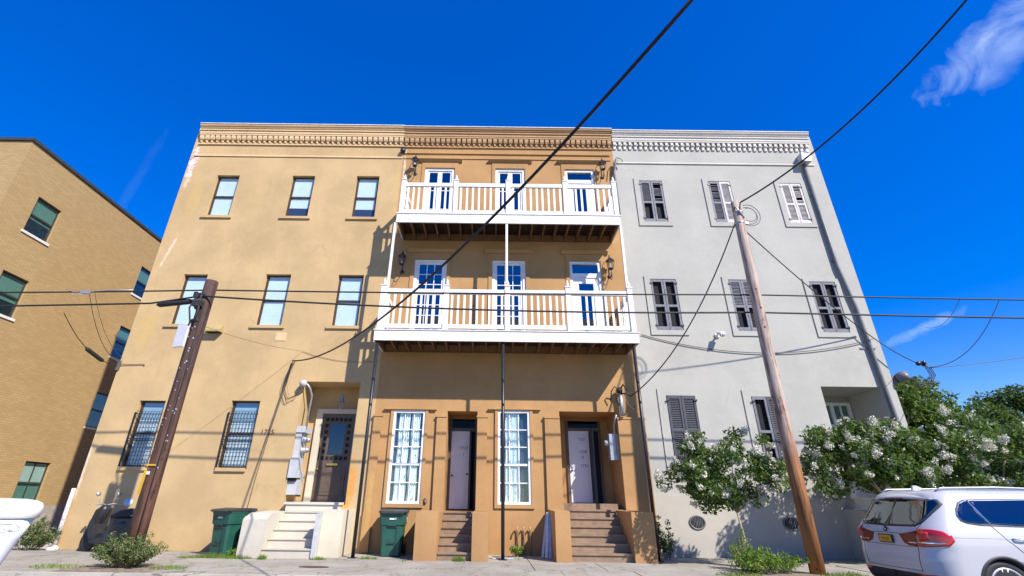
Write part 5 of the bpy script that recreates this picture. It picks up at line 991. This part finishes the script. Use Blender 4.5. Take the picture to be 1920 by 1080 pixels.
bush('bright green weeds around the thin trunk of the small crape myrtle', (6.1, -3.1, 0), (.9, .55, .42), 5200, .026, 63, M_grassm, 'weeds', 50)
bush('tall weed shoots on the left of the small crape myrtle foot', (5.75, -2.7, 0), (.35, .3, .75), 1400, .024, 64, M_grassm, 'weeds')
bush('sparse leafy shoot against the grey wall right of the black corner post', (4.75, -.5, 0), (.30, .25, 1.1), 900, .032, 65, M_leaf, 'sapling', 9)
bush('small green weed at the foot of the brown wall by the centre post', (.78, -.35, 0), (.22, .15, .22), 500, .028, 66, M_grassm, 'weeds', 10)
bush('green weeds between the left bin and the white steps', (-6.30, -1.25, 0), (.22, .2, .26), 700, .026, 67, M_grassm, 'weeds', 12)
gr = MB(); r = random.Random(70)
def tuft(x, y, rx, ry, n, h):
    for i in range(n):
        a = r.uniform(0, 6.283); m = r.random()**.5; px = x+rx*m*math.cos(a); py = y+ry*m*math.sin(a); hh = h*r.uniform(.4, 1.1)*(1.1-.6*m); dx, dy = r.uniform(-.6, .6)*hh, r.uniform(-.6, .6)*hh; w_ = .005; t = r.uniform(0, 3.14); wx, wy = w_*math.cos(t), w_*math.sin(t)
        gr.add([(px-wx, py-wy, 0), (px+wx, py+wy, 0), (px+dx*.5+wx*.7, py+dy*.5+wy*.7, hh*.6), (px+dx, py+dy, hh), (px+dx*.5-wx*.7, py+dy*.5-wy*.7, hh*.6)], [(0, 1, 2, 3, 4)])
for q_ in ((-6.75, -1.5, .45, .13, 420, .16), (-7.3, -1.6, .3, .1, 160, .10), (-6.1, -1.6, .35, .1, 240, .12), (-5.5, -1.65, .12, .1, 170, .15), (-4.15, -1.62, .22, .08, 150, .10), (-3.0, -1.35, .26, .08, 170, .10), (-.72, -1.62, .16, .1, 240, .17), (.75, -1.0, .1, .05, 30, .06), (-2.05, -1.7, .12, .2, 50, .06), (-11.0, -.1, .8, .05, 90, .07), (-10.0, -.12, .6, .08, 120, .1), (-8.5, -.1, .5, .05, 70, .06), (-3.4, -.1, .2, .06, 60, .06), (7.4, -3.5, .5, .3, 300, .14), (5.2, -3.5, .5, .25, 260, .12), (-8.9, -3.5, .6, .25, 300, .1), (-6.6, -3.5, .4, .25, 260, .1), (-5.4, -3.06, .5, .03, 50, .05), (-1.5, -3.05, .8, .03, 50, .04), (9.3, -1.0, .8, .2, 120, .08)): tuft(*q_)
setting(gr.build('grass', M_grassm), 'stuff')
lf = MB(); r = random.Random(77)
for i in range(900):
    x = r.choice([r.uniform(-14, 9), r.gauss(5.8, 1.6), r.gauss(-7.6, 1.2)]); y = r.choice([r.uniform(-4.1, -.2), -r.expovariate(5)-.05, -4.1+r.expovariate(6)*.3]); a = r.uniform(0, 6.28); s_ = r.uniform(.008, .026); z = .012
    if y < -1.5 and y > -1.9 and r.random() < .5: continue
    lf.add([(x+s_*math.cos(a), y+s_*math.sin(a), z), (x-s_*.5*math.sin(a), y+s_*.5*math.cos(a), z+.006), (x-s_*math.cos(a), y-s_*math.sin(a), z), (x+s_*.5*math.sin(a), y-s_*.5*math.cos(a), z+.003)], [(0, 1, 2, 3)])
setting(lf.build('fallen_leaves', leafm('dry_leaf', [(.10, .07, .03), (.22, .16, .07), (.32, .28, .16), (.12, .13, .05)])), 'stuff')
